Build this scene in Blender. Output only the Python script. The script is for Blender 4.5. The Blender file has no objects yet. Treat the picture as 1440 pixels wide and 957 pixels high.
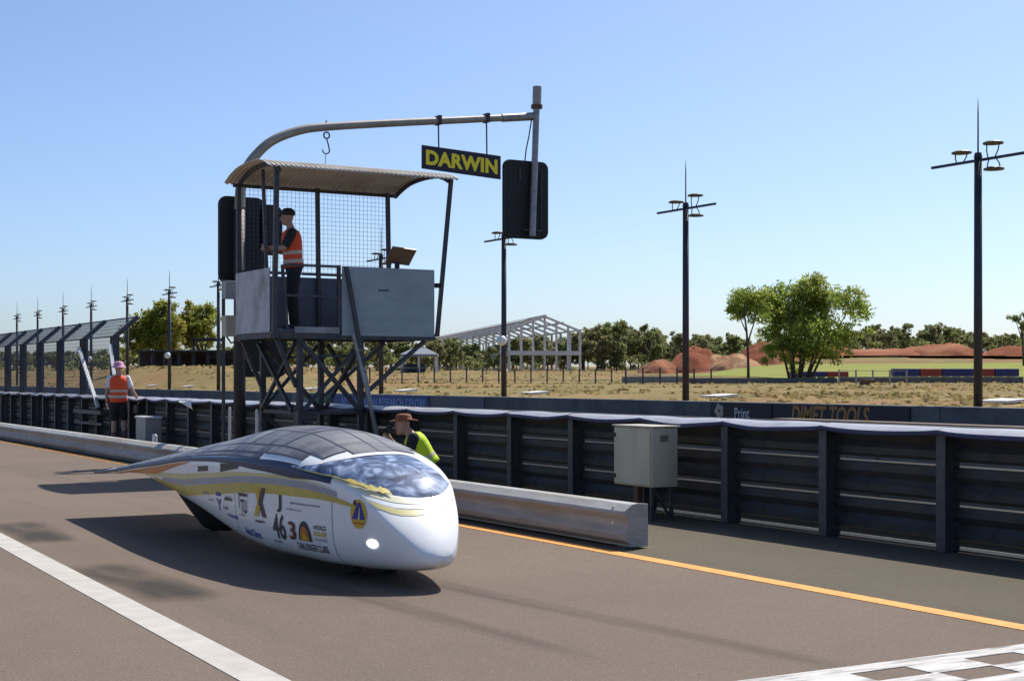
import bpy, bmesh, math, random
import numpy as np
from mathutils import Vector, Matrix, noise as mnoise
R = math.radians
random.seed(7)
S = bpy.context.scene
COL = S.collection

# ------------------------------------------------------------------ camera, sky, sun, exposure
# world: +Y runs down the pit lane, +X points across it to the pit wall and the race track
cd = bpy.data.cameras.new('camera')
cam = bpy.data.objects.new('camera', cd); COL.objects.link(cam)
cam.location = (0, 0, 1.42)
cam.rotation_euler = (R(90), 0, R(-30))
cd.sensor_width = 36.0; cd.lens = 52.0
cd.shift_y = 53.5/1440
cd.clip_start = .1; cd.clip_end = 6000
S.camera = cam

SUN = Vector((.70, .33, 1.0)).normalized()
w = bpy.data.worlds.new('World'); S.world = w; w.use_nodes = True
nt = w.node_tree; nt.nodes.clear()
sky = nt.nodes.new('ShaderNodeTexSky'); sky.sky_type = 'NISHITA'; sky.sun_disc = False
sky.sun_elevation = math.asin(SUN.z)
sky.sun_rotation = math.atan2(SUN.x, SUN.y)
sky.altitude = 30; sky.air_density = .75; sky.dust_density = 1.25; sky.ozone_density = 6.0
bg = nt.nodes.new('ShaderNodeBackground'); bg.inputs[1].default_value = .125
wo = nt.nodes.new('ShaderNodeOutputWorld')
nt.links.new(sky.outputs[0], bg.inputs[0]); nt.links.new(bg.outputs[0], wo.inputs[0])
sd = bpy.data.lights.new('sun', 'SUN'); sd.energy = 4.7; sd.angle = R(.53); sd.color = (1, .955, .88)
so = bpy.data.objects.new('sun', sd); COL.objects.link(so)
so.rotation_euler = SUN.to_track_quat('Z', 'Y').to_euler()
so.location = (20, 10, 40)
S.view_settings.view_transform = 'Standard'; S.view_settings.look = 'None'
S.view_settings.gamma = 1; S.view_settings.use_curve_mapping = False
S.view_settings.exposure = 0.3
S.render.engine = 'CYCLES'

# ------------------------------------------------------------------ materials
MATS = {}
def mat(name, c1, c2=None, scale=4., rough=.6, metal=0., bump=0., bscale=60., coat=0., detail=6., stretch=(1,1,1),
        spec=.4, c3=None, s3=.4, emit=0., lo=.35, hi=.65, trans=0., island=0.):
    if name in MATS: return MATS[name]
    m = bpy.data.materials.new(name); m.use_nodes = True; MATS[name] = m
    n = m.node_tree.nodes; l = m.node_tree.links; b = n['Principled BSDF']
    b.inputs['Roughness'].default_value = rough; b.inputs['Metallic'].default_value = metal
    b.inputs['Coat Weight'].default_value = coat; b.inputs['Coat Roughness'].default_value = .05
    b.inputs['Specular IOR Level'].default_value = spec
    b.inputs['Base Color'].default_value = (*c1, 1)
    tc = n.new('ShaderNodeTexCoord'); mp = n.new('ShaderNodeMapping'); mp.inputs['Scale'].default_value = stretch
    l.new(tc.outputs['Object'], mp.inputs[0])
    out = None
    if c2:
        t = n.new('ShaderNodeTexNoise'); t.inputs['Scale'].default_value = scale; t.inputs['Detail'].default_value = detail
        t.inputs['Roughness'].default_value = .62
        l.new(mp.outputs[0], t.inputs['Vector'])
        r = n.new('ShaderNodeMapRange'); r.inputs[1].default_value = lo; r.inputs[2].default_value = hi
        l.new(t.outputs['Fac'], r.inputs[0])
        mx = n.new('ShaderNodeMix'); mx.data_type = 'RGBA'
        mx.inputs[6].default_value = (*c1, 1); mx.inputs[7].default_value = (*c2, 1)
        l.new(r.outputs[0], mx.inputs[0]); out = mx.outputs[2]
        if c3:
            t3 = n.new('ShaderNodeTexNoise'); t3.inputs['Scale'].default_value = s3; t3.inputs['Detail'].default_value = 5
            l.new(mp.outputs[0], t3.inputs['Vector'])
            r3 = n.new('ShaderNodeMapRange'); r3.inputs[1].default_value = .48; r3.inputs[2].default_value = .72
            l.new(t3.outputs['Fac'], r3.inputs[0])
            m3 = n.new('ShaderNodeMix'); m3.data_type = 'RGBA'; m3.inputs[7].default_value = (*c3, 1)
            l.new(out, m3.inputs[6]); l.new(r3.outputs[0], m3.inputs[0]); out = m3.outputs[2]
        if island:
            g = n.new('ShaderNodeNewGeometry'); h = n.new('ShaderNodeHueSaturation')
            r4 = n.new('ShaderNodeMapRange'); r4.inputs[3].default_value = 1-island; r4.inputs[4].default_value = 1+island
            l.new(g.outputs['Random Per Island'], r4.inputs[0]); l.new(r4.outputs[0], h.inputs['Value'])
            l.new(out, h.inputs['Color']); out = h.outputs[0]
        l.new(out, b.inputs['Base Color'])
        rr = n.new('ShaderNodeMapRange'); rr.inputs[3].default_value = max(0, rough-.12); rr.inputs[4].default_value = min(1, rough+.12)
        l.new(t.outputs['Fac'], rr.inputs[0]); l.new(rr.outputs[0], b.inputs['Roughness'])
    if bump:
        t2 = n.new('ShaderNodeTexNoise'); t2.inputs['Scale'].default_value = bscale; t2.inputs['Detail'].default_value = 3
        l.new(mp.outputs[0], t2.inputs['Vector'])
        bp = n.new('ShaderNodeBump'); bp.inputs['Strength'].default_value = bump; bp.inputs['Distance'].default_value = .02
        l.new(t2.outputs['Fac'], bp.inputs['Height']); l.new(bp.outputs[0], b.inputs['Normal'])
    if trans:
        tr = n.new('ShaderNodeBsdfTranslucent'); ms = n.new('ShaderNodeMixShader'); ms.inputs[0].default_value = trans
        if out: l.new(out, tr.inputs[0])
        else: tr.inputs[0].default_value = (*c1, 1)
        o = n['Material Output']; l.new(b.outputs[0], ms.inputs[1]); l.new(tr.outputs[0], ms.inputs[2]); l.new(ms.outputs[0], o.inputs[0])
    if emit:
        b.inputs['Emission Color'].default_value = (*c1, 1); b.inputs['Emission Strength'].default_value = emit
    return m

def asphalt(name, ca, cb, cs, streak, spk=.5):
    m = bpy.data.materials.new(name); m.use_nodes = True; MATS[name] = m
    n = m.node_tree.nodes; l = m.node_tree.links; b = n['Principled BSDF']
    tc = n.new('ShaderNodeTexCoord')
    def noise(sc, det=4, stretch=(1,1,1), lo=.35, hi=.65):
        mp = n.new('ShaderNodeMapping'); mp.inputs['Scale'].default_value = stretch
        l.new(tc.outputs['Object'], mp.inputs[0])
        t = n.new('ShaderNodeTexNoise'); t.inputs['Scale'].default_value = sc; t.inputs['Detail'].default_value = det
        l.new(mp.outputs[0], t.inputs['Vector'])
        r = n.new('ShaderNodeMapRange'); r.inputs[1].default_value = lo; r.inputs[2].default_value = hi
        l.new(t.outputs['Fac'], r.inputs[0]); return r.outputs[0], t.outputs['Fac']
    def mix(f, a, c, blend='MIX'):
        x = n.new('ShaderNodeMix'); x.data_type = 'RGBA'; x.blend_type = blend
        for s, v in ((6, a), (7, c)):
            if isinstance(v, tuple): x.inputs[s].default_value = (*v, 1)
            else: l.new(v, x.inputs[s])
        if isinstance(f, float): x.inputs[0].default_value = f
        else: l.new(f, x.inputs[0])
        return x.outputs[2]
    def mul(a, k):
        x = n.new('ShaderNodeMath'); x.operation = 'MULTIPLY'; l.new(a, x.inputs[0])
        if isinstance(k, float): x.inputs[1].default_value = k
        else: l.new(k, x.inputs[1])
        return x.outputs[0]
    big, _ = noise(.35, 7); fine, ff = noise(70, 4, lo=.3, hi=.7); mid_, _ = noise(6, 6, (1, .5, 1), .3, .7)
    col = mix(big, ca, cb)
    dark = tuple(c*.52 for c in ca)
    col = mix(mul(fine, .55), col, dark); col = mix(mul(mid_, .22), col, tuple(c*.6 for c in ca)); gr_, _ = noise(26, 3, lo=.40, hi=.68); col = mix(mul(gr_, .30), col, tuple(c*.5 for c in ca))
    # pale aggregate chips
    v = n.new('ShaderNodeTexVoronoi'); v.inputs['Scale'].default_value = 80
    l.new(tc.outputs['Object'], v.inputs['Vector'])
    r = n.new('ShaderNodeMapRange'); r.inputs[1].default_value = .26; r.inputs[2].default_value = .14
    l.new(v.outputs['Distance'], r.inputs[0])
    sel = n.new('ShaderNodeMath'); sel.operation = 'GREATER_THAN'; sel.inputs[1].default_value = .78
    sp = n.new('ShaderNodeSeparateColor'); l.new(v.outputs['Color'], sp.inputs[0]); l.new(sp.outputs[0], sel.inputs[0])
    col = mix(mul(mul(r.outputs[0], sel.outputs[0]), spk), col, cs)
    # rubber laid down along the lane
    st, _ = noise(1.1, 5, (1.6, .06, 1), .52, .75)
    wob, _ = noise(.25, 2, (1,1,1), .35, .7)
    col = mix(mul(mul(st, wob), streak), col, (.05, .047, .045))
    l.new(col, b.inputs['Base Color'])
    b.inputs['Roughness'].default_value = .9; b.inputs['Specular IOR Level'].default_value = .125
    bp = n.new('ShaderNodeBump'); bp.inputs['Strength'].default_value = .8; bp.inputs['Distance'].default_value = .008
    l.new(ff, bp.inputs['Height']); l.new(bp.outputs[0], b.inputs['Normal'])
    return m

M_road = asphalt('pit_lane_asphalt', (.222,.170,.130), (.182,.141,.110), (.52,.46,.40), .6, .55)
M_apron = asphalt('apron_asphalt', (.150,.127,.090), (.110,.096,.072), (.3,.28,.25), .25, .35)
M_track = asphalt('track_asphalt', (.07,.066,.06), (.055,.052,.05), (.2,.2,.2), .4, .3)
M_patch = mat('road_patch', (.075,.068,.062), (.13,.108,.092), 6, .85, bump=.4, bscale=90)
M_white = mat('white_road_paint', (.50,.465,.405), (.41,.38,.335), 5, .8, bump=.2, bscale=120)
M_orange = mat('orange_road_paint', (.80,.35,.055), (.62,.26,.05), 9, .7, bump=.2, bscale=120)
M_worn = mat('worn_check_paint', (.62,.60,.56), (.48,.46,.43), 2.2, .8, bump=.25, bscale=120, stretch=(1,6,1), c3=(.12,.105,.095), s3=3.2)
M_post = mat('galvanised_post', (.098,.098,.102), (.066,.066,.07), 9, .55, metal=.35, bump=.05)
M_beam = mat('weathered_beam', (.060,.061,.062), (.038,.039,.041), 5, .6, metal=.2, bump=.06, c3=(.075,.06,.045), s3=2)
M_rail = mat('galvanised_rail', (.44,.43,.41), (.32,.31,.295), 6, .75, metal=.05, bump=.05, c3=(.33,.28,.22), s3=1.4, stretch=(1,.4,3))
M_cap = mat('pale_rubber_cap', (.42,.42,.44), (.31,.31,.34), 3, .38, bump=.08, bscale=25)
M_capshade = mat('cap_edge_shade', (.035,.04,.10), (.05,.055,.12), 6, .55)  # navy puts the shade under the cap lip into the colour
M_conc = mat('grey_concrete', (.30,.29,.275), (.22,.215,.205), 5, .85, bump=.25, bscale=30, c3=(.16,.155,.15), s3=.8)
M_concd = mat('dark_concrete', (.125,.13,.135), (.085,.09,.095), 2.5, .85, bump=.2, bscale=30, c3=(.16,.16,.15), s3=.6)
M_plank = mat('brown_plank', (.19,.13,.09), (.12,.085,.065), 6, .8, stretch=(4,.4,4), bump=.3)
M_pad = mat('white_concrete_pad', (.78,.76,.72), (.66,.64,.6), 6, .8)
M_polemetal = mat('floodlight_pole_steel', (.055,.052,.065), (.04,.04,.05), 8, .5, metal=.3)
M_lampshade = mat('bronze_lamp_shade', (.075,.055,.032), (.05,.04,.028), 10, .5, metal=.3)
M_speaker = mat('white_speaker', (.75,.75,.73), rough=.5)
M_hutsteel = mat('hut_steel', (.075,.078,.092), (.05,.052,.062), 9, .55, metal=.25, bump=.06, c3=(.12,.085,.06), s3=6)
M_hutlight = mat('bare_and_sunlit_steel', (.34,.34,.34), (.24,.24,.24), 9, .5, metal=.5)
M_hutblue = mat('faded_blue_sheet', (.33,.385,.40), (.265,.315,.335), 2.2, .6, bump=.06, bscale=6, stretch=(1,1,2.4), c3=(.30,.345,.38), s3=1.7)
M_hutwhite = mat('white_sheet', (.52,.52,.53), (.42,.43,.45), 4, .55, bump=.05, bscale=8, c3=(.28,.27,.26), s3=2)
M_hutin = mat('inner_slate_panel', (.13,.14,.175), (.10,.108,.135), 4, .6)
M_roof = mat('corrugated_roof_sheet', (.60,.55,.46), (.52,.47,.39), 5, .55, metal=.15, c3=(.40,.31,.22), s3=1.5)
M_wire = mat('mesh_wire', (.07,.085,.12), rough=.5, metal=.4)
M_arm = mat('gantry_galvanised', (.36,.33,.28), (.27,.25,.22), 6, .5, metal=.35, bump=.04)
M_armd = mat('gantry_dark_pole', (.06,.055,.06), (.045,.042,.045), 6, .55, metal=.2)
M_black = mat('matt_black', (.012,.012,.013), (.018,.018,.018), 5, .6)
M_signblk = mat('sign_black', (.018,.017,.03), (.026,.024,.04), 4, .5)
M_yellow = mat('sign_yellow', (1.0,.80,.04), rough=.5)
M_boxgrey = mat('cabinet_grey_green', (.52,.465,.345), (.44,.395,.295), 3, .5, bump=.03, stretch=(1,1,.3), c3=(.33,.30,.22), s3=2.5)
M_boxsilver = mat('grey_switch_box', (.34,.33,.32), (.28,.27,.26), 5, .5)
M_rust = mat('rusty_steel', (.16,.075,.045), (.10,.055,.04), 14, .8, bump=.2)
M_board = mat('brown_board', (.19,.115,.06), (.14,.085,.05), 6, .45)
M_bollard = mat('white_bollard', (.70,.70,.68), rough=.55)
M_steelpale = mat('pale_structural_steel', (.64,.63,.61), (.55,.54,.53), 2, .55, metal=.1)
M_pavroof = mat('pavilion_roof', (.23,.245,.275), (.19,.20,.225), 3, .5)
M_shelter = mat('dark_shelter_roof', (.03,.035,.045), rough=.6)
M_sheltwall = mat('shelter_wall', (.12,.055,.05), (.06,.055,.06), .5, .8)
M_dry = mat('dry_grass_ground', (.27,.195,.09), (.165,.14,.06), .5, .95, bump=.8, bscale=3, c3=(.25,.14,.07), s3=.09, detail=12, stretch=(1,.6,1), spec=.03)
M_lawn = mat('green_lawn', (.20,.235,.055), (.27,.26,.075), .3, .95, bump=.6, bscale=4, detail=10, spec=.03)
M_earth = mat('base_earth', (.26,.19,.10), (.2,.15,.08), .1, .95)
M_red = mat('red_earth', (.27,.095,.05), (.19,.065,.036), .35, .95, bump=1., bscale=1.5, c3=(.36,.17,.095), s3=.12, detail=12, spec=.03)
M_redpale = mat('pale_red_earth', (.44,.29,.17), (.26,.115,.06), .6, .95, bump=1., bscale=1.5, detail=12, stretch=(1.6,1.6,.25), spec=.03)
M_bark = mat('bark', (.11,.085,.065), (.06,.05,.042), 8, .9, bump=.5)
def leafmat(n, a, b, c, tr=.3): return mat(n, a, b, .9, .6, c3=c, s3=.35, trans=tr, island=.35, spec=.1)
M_leaf = leafmat('leaf_bright', (.25,.33,.06), (.32,.39,.08), (.36,.33,.09), .55)
M_leafy = leafmat('leaf_yellowing', (.24,.28,.05), (.31,.31,.065), (.42,.29,.08), .55)
M_leafd = leafmat('leaf_dull', (.21,.25,.09), (.26,.28,.115), (.29,.27,.125), .55)
M_leafg = leafmat('leaf_olive', (.25,.26,.115), (.30,.285,.14), (.31,.265,.14), .55)
M_tblue = mat('tyre_wall_blue', (.025,.032,.13), (.03,.04,.16), 4, .6)
M_tred = mat('tyre_wall_red', (.34,.045,.03), (.28,.04,.03), 4, .6)
M_tblack = mat('tyre_black', (.02,.02,.02), (.03,.03,.03), 3, .9)
M_bblue = mat('billboard_blue', (.03,.055,.20), (.035,.06,.22), 4, .5)
M_bgreen = mat('billboard_green', (.02,.12,.075), (.025,.13,.08), 4, .5)
M_bltxt = mat('billboard_pale_blue', (.22,.33,.62), rough=.5)
M_bnavy = mat('billboard_navy', (.012,.013,.022), (.016,.017,.026), 4, .5)
M_borange = mat('billboard_orange', (.42,.20,.05), (.35,.17,.05), 6, .6)
M_bwhite = mat('billboard_white', (.55,.55,.55), rough=.5)

# ------------------------------------------------------------------ mesh builder
class MB:
    def __init__(s): s.v = []; s.f = []; s.mi = []
    def add(s, vs, fs, m=0):
        o = len(s.v); s.v += [tuple(p) for p in vs]; s.f += [tuple(i+o for i in f) for f in fs]; s.mi += [m]*len(fs); return s
    def box(s, x0, x1, y0, y1, z0, z1, m=0):
        return s.add([(x0,y0,z0),(x1,y0,z0),(x1,y1,z0),(x0,y1,z0),(x0,y0,z1),(x1,y0,z1),(x1,y1,z1),(x0,y1,z1)],
                     [(3,2,1,0),(4,5,6,7),(0,1,5,4),(1,2,6,5),(2,3,7,6),(3,0,4,7)], m)
    def beam(s, a, b, w, h=None, up=(0,0,1)):
        a = Vector(a); b = Vector(b); h = h or w; d = (b-a).normalized(); u = Vector(up)
        if abs(d.dot(u)) > .98: u = Vector((0,1,0))
        r = d.cross(u).normalized(); u = r.cross(d)
        vs = [p + r*(i*w/2) + u*(j*h/2) for p in (a, b) for i, j in ((-1,-1),(1,-1),(1,1),(-1,1))]
        return s.add(vs, [(0,1,2,3),(7,6,5,4),(0,4,5,1),(1,5,6,2),(2,6,7,3),(3,7,4,0)])
    def tube(s, pts, rad, n=8, cap=True, sq=1., flat=None):
        pts = [Vector(p) for p in pts]
        if not isinstance(rad, (list, tuple)): rad = [rad]*len(pts)
        rings = []; u = None
        for i, p in enumerate(pts):
            d = (pts[min(i+1, len(pts)-1)] - pts[max(i-1, 0)]).normalized()
            if u is None:
                u = Vector(flat) if flat else (Vector((0,0,1)) if abs(d.z) < .9 else Vector((1,0,0)))
            r = d.cross(u).normalized(); u = r.cross(d).normalized()
            rr = rad[i] if isinstance(rad[i], (tuple, list)) else (rad[i], rad[i])
            rings.append([p + r*(rr[0]*math.cos(2*math.pi*k/n)) + u*(rr[1]*math.sin(2*math.pi*k/n)) for k in range(n)])
        return s.loft(rings, cap)
    def loft(s, rings, cap=True, closed=True):
        n = len(rings[0]); vs = [p for r in rings for p in r]; fs = []
        for i in range(len(rings)-1):
            for k in range(n if closed else n-1):
                k2 = (k+1) % n
                fs.append((i*n+k, i*n+k2, (i+1)*n+k2, (i+1)*n+k))
        if cap: fs += [tuple(reversed(range(n))), tuple(range((len(rings)-1)*n, len(rings)*n))]
        return s.add(vs, fs)
    def grid(s, fn, us, vs_, m=0):
        return s.add([fn(u, v) for u in us for v in vs_],
                     [(i*len(vs_)+j, i*len(vs_)+j+1, (i+1)*len(vs_)+j+1, (i+1)*len(vs_)+j) for i in range(len(us)-1) for j in range(len(vs_)-1)], m)
    def ball(s, c, r, nu=10, nv=7):
        r = r if isinstance(r, (tuple, list)) else (r, r, r)
        rings = [[(c[0]+r[0]*math.sin(math.pi*j/nv)*math.cos(2*math.pi*k/nu), c[1]+r[1]*math.sin(math.pi*j/nv)*math.sin(2*math.pi*k/nu),
                   c[2]+r[2]*math.cos(math.pi*j/nv)) for k in range(nu)] for j in range(nv+1)]
        rings = [[(p[0], p[1], p[2]) for p in rg] for rg in rings]
        return s.loft(rings[::-1], False)
    def prism(s, prof, y0, y1, axis='Y'):       # closed profile of (x,z) extruded along Y
        n = len(prof)
        if axis == 'Y': vs = [(x, y, z) for y in (y0, y1) for x, z in prof]
        else: vs = [(y, x, z) for y in (y0, y1) for x, z in prof]
        return s.add(vs, [(k, (k+1) % n, n+(k+1) % n, n+k) for k in range(n)] + [tuple(reversed(range(n))), tuple(range(n, 2*n))])
    def mesh(s, name, mats, off=(0,0,0), smooth=False):
        me = bpy.data.meshes.new(name)
        v = np.array(s.v, dtype=float) - np.array(off, dtype=float)
        me.from_pydata(v.tolist(), [], s.f)
        for m in (mats if isinstance(mats, list) else [mats]): me.materials.append(m)
        if isinstance(mats, list): me.polygons.foreach_set('material_index', s.mi)
        bm = bmesh.new(); bm.from_mesh(me)
        bmesh.ops.recalc_face_normals(bm, faces=bm.faces); bm.to_mesh(me); bm.free()
        if smooth: me.polygons.foreach_set('use_smooth', [True]*len(me.polygons))
        me.update(); return me
    def build(s, name, mats, parent=None, smooth=False, keep=False):
        me = s.mesh(name, mats, base(parent) if parent else (0,0,0), smooth)
        return link(name, me, parent)
def root(o):
    while o.parent: o = o.parent
    return o
def base(o): return tuple(root(o).location)
def link(name, me, parent=None, loc=(0,0,0)):
    o = bpy.data.objects.new(name, me); COL.objects.link(o); o.location = loc
    if parent: o.parent = parent
    return o
def tag(o, label=None, cat=None, group=None, kind=None):
    if label: o['label'] = label
    if cat: o['category'] = cat
    if group: o['group'] = group
    if kind: o['kind'] = kind
    return o
def thing(name, label, cat, loc, group=None):
    o = bpy.data.objects.new(name, None); COL.objects.link(o); o.location = loc; o.empty_display_size = .2
    return tag(o, label, cat, group)
def struct(o): o['kind'] = 'structure'; return o
def bevel(o, wd, seg=2):
    m = o.modifiers.new('bevel', 'BEVEL'); m.width = wd; m.segments = seg; m.limit_method = 'ANGLE'; return o
def lerp(a, b, t): return a+(b-a)*t
def ss(a, b, x):
    t = min(max((x-a)/(b-a), 0), 1); return t*t*(3-2*t)
def interp(x, xs, ys): return float(np.interp(x, xs, ys))
def text_geo(txt, size, bold=0.0, spacing=1.0):
    c = bpy.data.curves.new('t', 'FONT'); c.body = txt; c.size = size; c.offset = bold; c.align_x = 'CENTER'; c.align_y = 'CENTER'
    c.space_character = spacing; c.resolution_u = 3
    o = bpy.data.objects.new('t', c); COL.objects.link(o)
    dg = bpy.context.evaluated_depsgraph_get(); me = bpy.data.meshes.new_from_object(o.evaluated_get(dg))
    vs = [tuple(v.co) for v in me.vertices]; fs = [tuple(p.vertices) for p in me.polygons]
    bpy.data.objects.remove(o); bpy.data.curves.remove(c); bpy.data.meshes.remove(me)
    xs = [v[0] for v in vs]; ys = [v[1] for v in vs]; cx = (min(xs)+max(xs))/2; cy = (min(ys)+max(ys))/2
    return [(x-cx, y-cy) for x, y, _ in vs], fs, max(xs)-min(xs), max(ys)-min(ys)
def bearing(a, D):      # a = tangent right of the view axis, D = depth -> world XY
    return D*(a*.8660254+.5), D*(-a*.5+.8660254)
def pxw(px, D): return bearing((px-720)/2080., D)
def depth_tan(x, y):
    D = .5*x+.8660254*y; l = .8660254*x-.5*y
    return D, l/max(D, .01)

# ------------------------------------------------------------------ ground, road, markings, terrain
def terr(x, y):
    D, a = depth_tan(x, y); px = 720+2080*a
    z = interp(x, [20.9, 21.0, 26, 40], [.0, .72, .86, .92])
    z += ss(22, 30, x)*interp(D, [30, 70, 100, 118, 150, 200, 260, 500], [0, .08, .20, .30, .85, 1.6, 2.4, 4.5])
    if x > 26:
        z += 1.15*ss(130, 205, px)*ss(520, 380, px)*ss(62, 98, D)*ss(240, 130, D)          # grassy rise on the left
        z += .95*ss(950, 1120, px)*ss(112, 150, D)                                        # bank with the lawn
        z += 1.3*ss(1000, 1250, px)*ss(150, 185, D)
        z += .05*math.sin(x*.31+y*.17)*ss(26, 40, x)
    return z
b = MB().box(-900, 2500, -900, 2500, -.30, -.06); struct(b.build('ground', M_earth))
road = struct(MB().box(-14, 6.84, -20, 190, -.2, 0).build('pit_lane', M_road))
struct(MB().box(6.84, 10.6, -20, 190, -.2, -.002).build('pit_apron', M_apron))
struct(MB().box(10.6, 20.75, -30, 260, -.2, -.01).build('race_track', M_track))
xs = list(np.concatenate([[20.76, 21.0, 21.6, 22.5], np.arange(24, 60, 2.), np.arange(60, 140, 4), np.arange(140, 520, 20)]))
ys = list(np.concatenate([np.arange(-60, 180, 4.), np.arange(180, 700, 20)]))
struct(MB().grid(lambda x, y: (x, y, terr(x, y)), xs, ys).build('dry_field', M_dry, smooth=True))
lx_ = lambda y: 2.47+(y-6.6)*.0205
MB().add([(lx_(y)+d, y, z) for z in (-.01, .004) for y, d in ((-15,-.105),(-15,.105),(120,.105),(120,-.105))], [(3,2,1,0),(4,5,6,7),(0,1,5,4),(1,2,6,5),(2,3,7,6),(3,0,4,7)]).build('white_line', M_white, road)
MB().box(6.67, 6.82, -15, 160, -.01, .004).build('orange_line', M_orange, road)
# chequered start line: far border strip and squares
MB().box(.6, 6.6, 5.345, 5.48, -.01, .0045).build('start_line_border', M_worn, road)
sq = .385
for r in range(4):
    y1 = 5.345-.195*r; k = 0
    for i in range(16):
        x0 = 4.565-.003-sq*8+sq*i
        if x0 < .5 or x0 > 6.5: continue
        if (i+r) % 2 == 0: MB().box(x0-.012, x0+sq+.012, y1-.195, y1, -.01, .0042+.0002*r).build('painted_square', M_worn, road)
# bitumen repairs
def stain_mat(name, col, alpha, sc, st_=(2.5, .7, 1)):
    m = bpy.data.materials.new(name); m.use_nodes = True; n = m.node_tree.nodes; l = m.node_tree.links; b_ = n['Principled BSDF']
    b_.inputs['Base Color'].default_value = (*col, 1); b_.inputs['Roughness'].default_value = .9; b_.inputs['Specular IOR Level'].default_value = .1
    tc = n.new('ShaderNodeTexCoord'); sp = n.new('ShaderNodeSeparateXYZ'); l.new(tc.outputs['Generated'], sp.inputs[0])
    def mth(op, a, c=None):
        x = n.new('ShaderNodeMath'); x.operation = op; x.use_clamp = op in ('MULTIPLY_ADD',)
        for k_, v in ((0, a), (1, c)):
            if v is None: continue
            if isinstance(v, (int, float)): x.inputs[k_].default_value = v
            else: l.new(v, x.inputs[k_])
        return x.outputs[0]
    def tri(o, p): return mth('MINIMUM', 1., mth('MULTIPLY', mth('SUBTRACT', .5, mth('ABSOLUTE', mth('SUBTRACT', o, .5))), p))
    t = n.new('ShaderNodeTexNoise'); t.inputs['Scale'].default_value = sc; t.inputs['Detail'].default_value = 7
    mp = n.new('ShaderNodeMapping'); mp.inputs['Scale'].default_value = st_; l.new(tc.outputs['Object'], mp.inputs[0]); l.new(mp.outputs[0], t.inputs['Vector'])
    nz = n.new('ShaderNodeMapRange'); nz.inputs[1].default_value = .25; nz.inputs[2].default_value = .62; l.new(t.outputs['Fac'], nz.inputs[0])
    a = mth('MULTIPLY', mth('MULTIPLY', mth('MULTIPLY', tri(sp.outputs[0], 3.5), tri(sp.outputs[1], 6.)), nz.outputs[0]), alpha)
    l.new(a, b_.inputs['Alpha']); return m
M_patch = stain_mat('dark_stain', (.055,.052,.047), .62, 1.2)
M_skid = stain_mat('tyre_rubber_mark', (.06,.054,.05), .20, 1.6, (9., .12, 1))
def patch(cx, cy, wd, ln, rz, m_, nm='road_stain'):
    o = MB().add([(-wd/2,-ln/2,0),(wd/2,-ln/2,0),(wd/2,ln/2,0),(-wd/2,ln/2,0)], [(0,1,2,3)]).mesh(nm, m_)
    o = link(nm, o, road, (cx, cy, .003)); o.rotation_euler.z = rz
    patch.n += 1; o.location.z += .0003*patch.n
patch.n = 0
patch(2.92, 10.3, .62, 2.3, .05, M_patch); patch(3.0, 14.1, .6, 2.2, -.05, M_patch); patch(2.86, 18.6, .5, 2.0, 0, M_patch)
for cx, cy, wd, ln, rz in ((4.85,7.3,.26,4.2,.10),(4.0,8.2,.24,4.0,.05)):
    patch(cx, cy, wd, ln, rz, M_skid, 'tyre_mark')
# lawn on the bank
def lawnfn(px, D):
    x, y = pxw(px, D); return (x, y, terr(x, y)+.05)
lw = MB()
pxs = list(np.linspace(962, 1640, 40))
lw.grid(lambda px, t: lawnfn(px, lerp(lerp(135, 118, ss(960, 1150, px)), 158 - 18*ss(1040, 960, px), t)), pxs, list(np.linspace(0, 1, 10)))
struct(lw.build('lawn', M_lawn, smooth=True))

# ------------------------------------------------------------------ pit wall of stacked steel beams
WX = 9.10; BAY = 1.42; YW0 = 8.74-BAY*4
pw = thing('pit_wall', 'long dark wall of stacked steel crash beams with a pale sagging rubber cap', 'barrier', (9.3, 20, 0))
pm = MB()      # H-section post
pm.box(-.0, .012, -.05, .05, 0, .985).box(.012, .158, -.006, .006, 0, .985).box(.158, .17, -.05, .05, 0, .985)
post_me = pm.mesh('post', M_post)
prof = [(0,0),(-.045,.025),(-.05,.085),(-.010,.14),(-.05,.20),(-.045,.268),(0,.294)]
th = .006
cl = [(x, z) for x, z in prof] + [(x+th, z-.003) for x, z in reversed(prof)]
beam_me = MB().prism(cl, 0, BAY).mesh('beam', M_beam)
kerb_me = MB().prism([(0,.035),(-.03,.015),(-.03,0),(.02,0),(.02,.035)], 0, BAY-.01).mesh('kerb_angle', M_post)
bolt_me = MB().tube([(0,0,0),(-.02,0,0)], .016, 6).mesh('bolt', M_rail)
NB = 42
for k in range(NB+1):
    y = YW0+k*BAY
    link('post', post_me, pw, (WX-9.3, y-20, 0))
def cap_bay(y, k):
    m = MB(); rnd = random.Random(k)
    sag = .022+.02*rnd.random(); wav = .02*rnd.random()
    def fn(v, t):       # t along bay, v across: 0 rear .. 1 front lip
        s = math.sin(math.pi*t)**.8
        pts = [(.28, 1.008), (.22, 1.014), (.12, 1.02), (.02, 1.018-.4*sag*s), (-.035-.02*s, 1.0-sag*s), (-.045-.03*s, .975-sag*1.2*s), (-.03-.02*s, .962-sag*1.2*s)]
        i = int(round(v)); p = pts[i]
        return (WX+p[0], y+t*BAY, p[1]+wav*.3*math.sin(t*9+k))
    m.grid(fn, list(range(5)), list(np.linspace(0, 1, 13)), 0)
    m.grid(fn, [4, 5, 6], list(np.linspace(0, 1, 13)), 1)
    return m.build('cap_sheet', [M_cap, M_capshade], pw, smooth=True)
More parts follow.
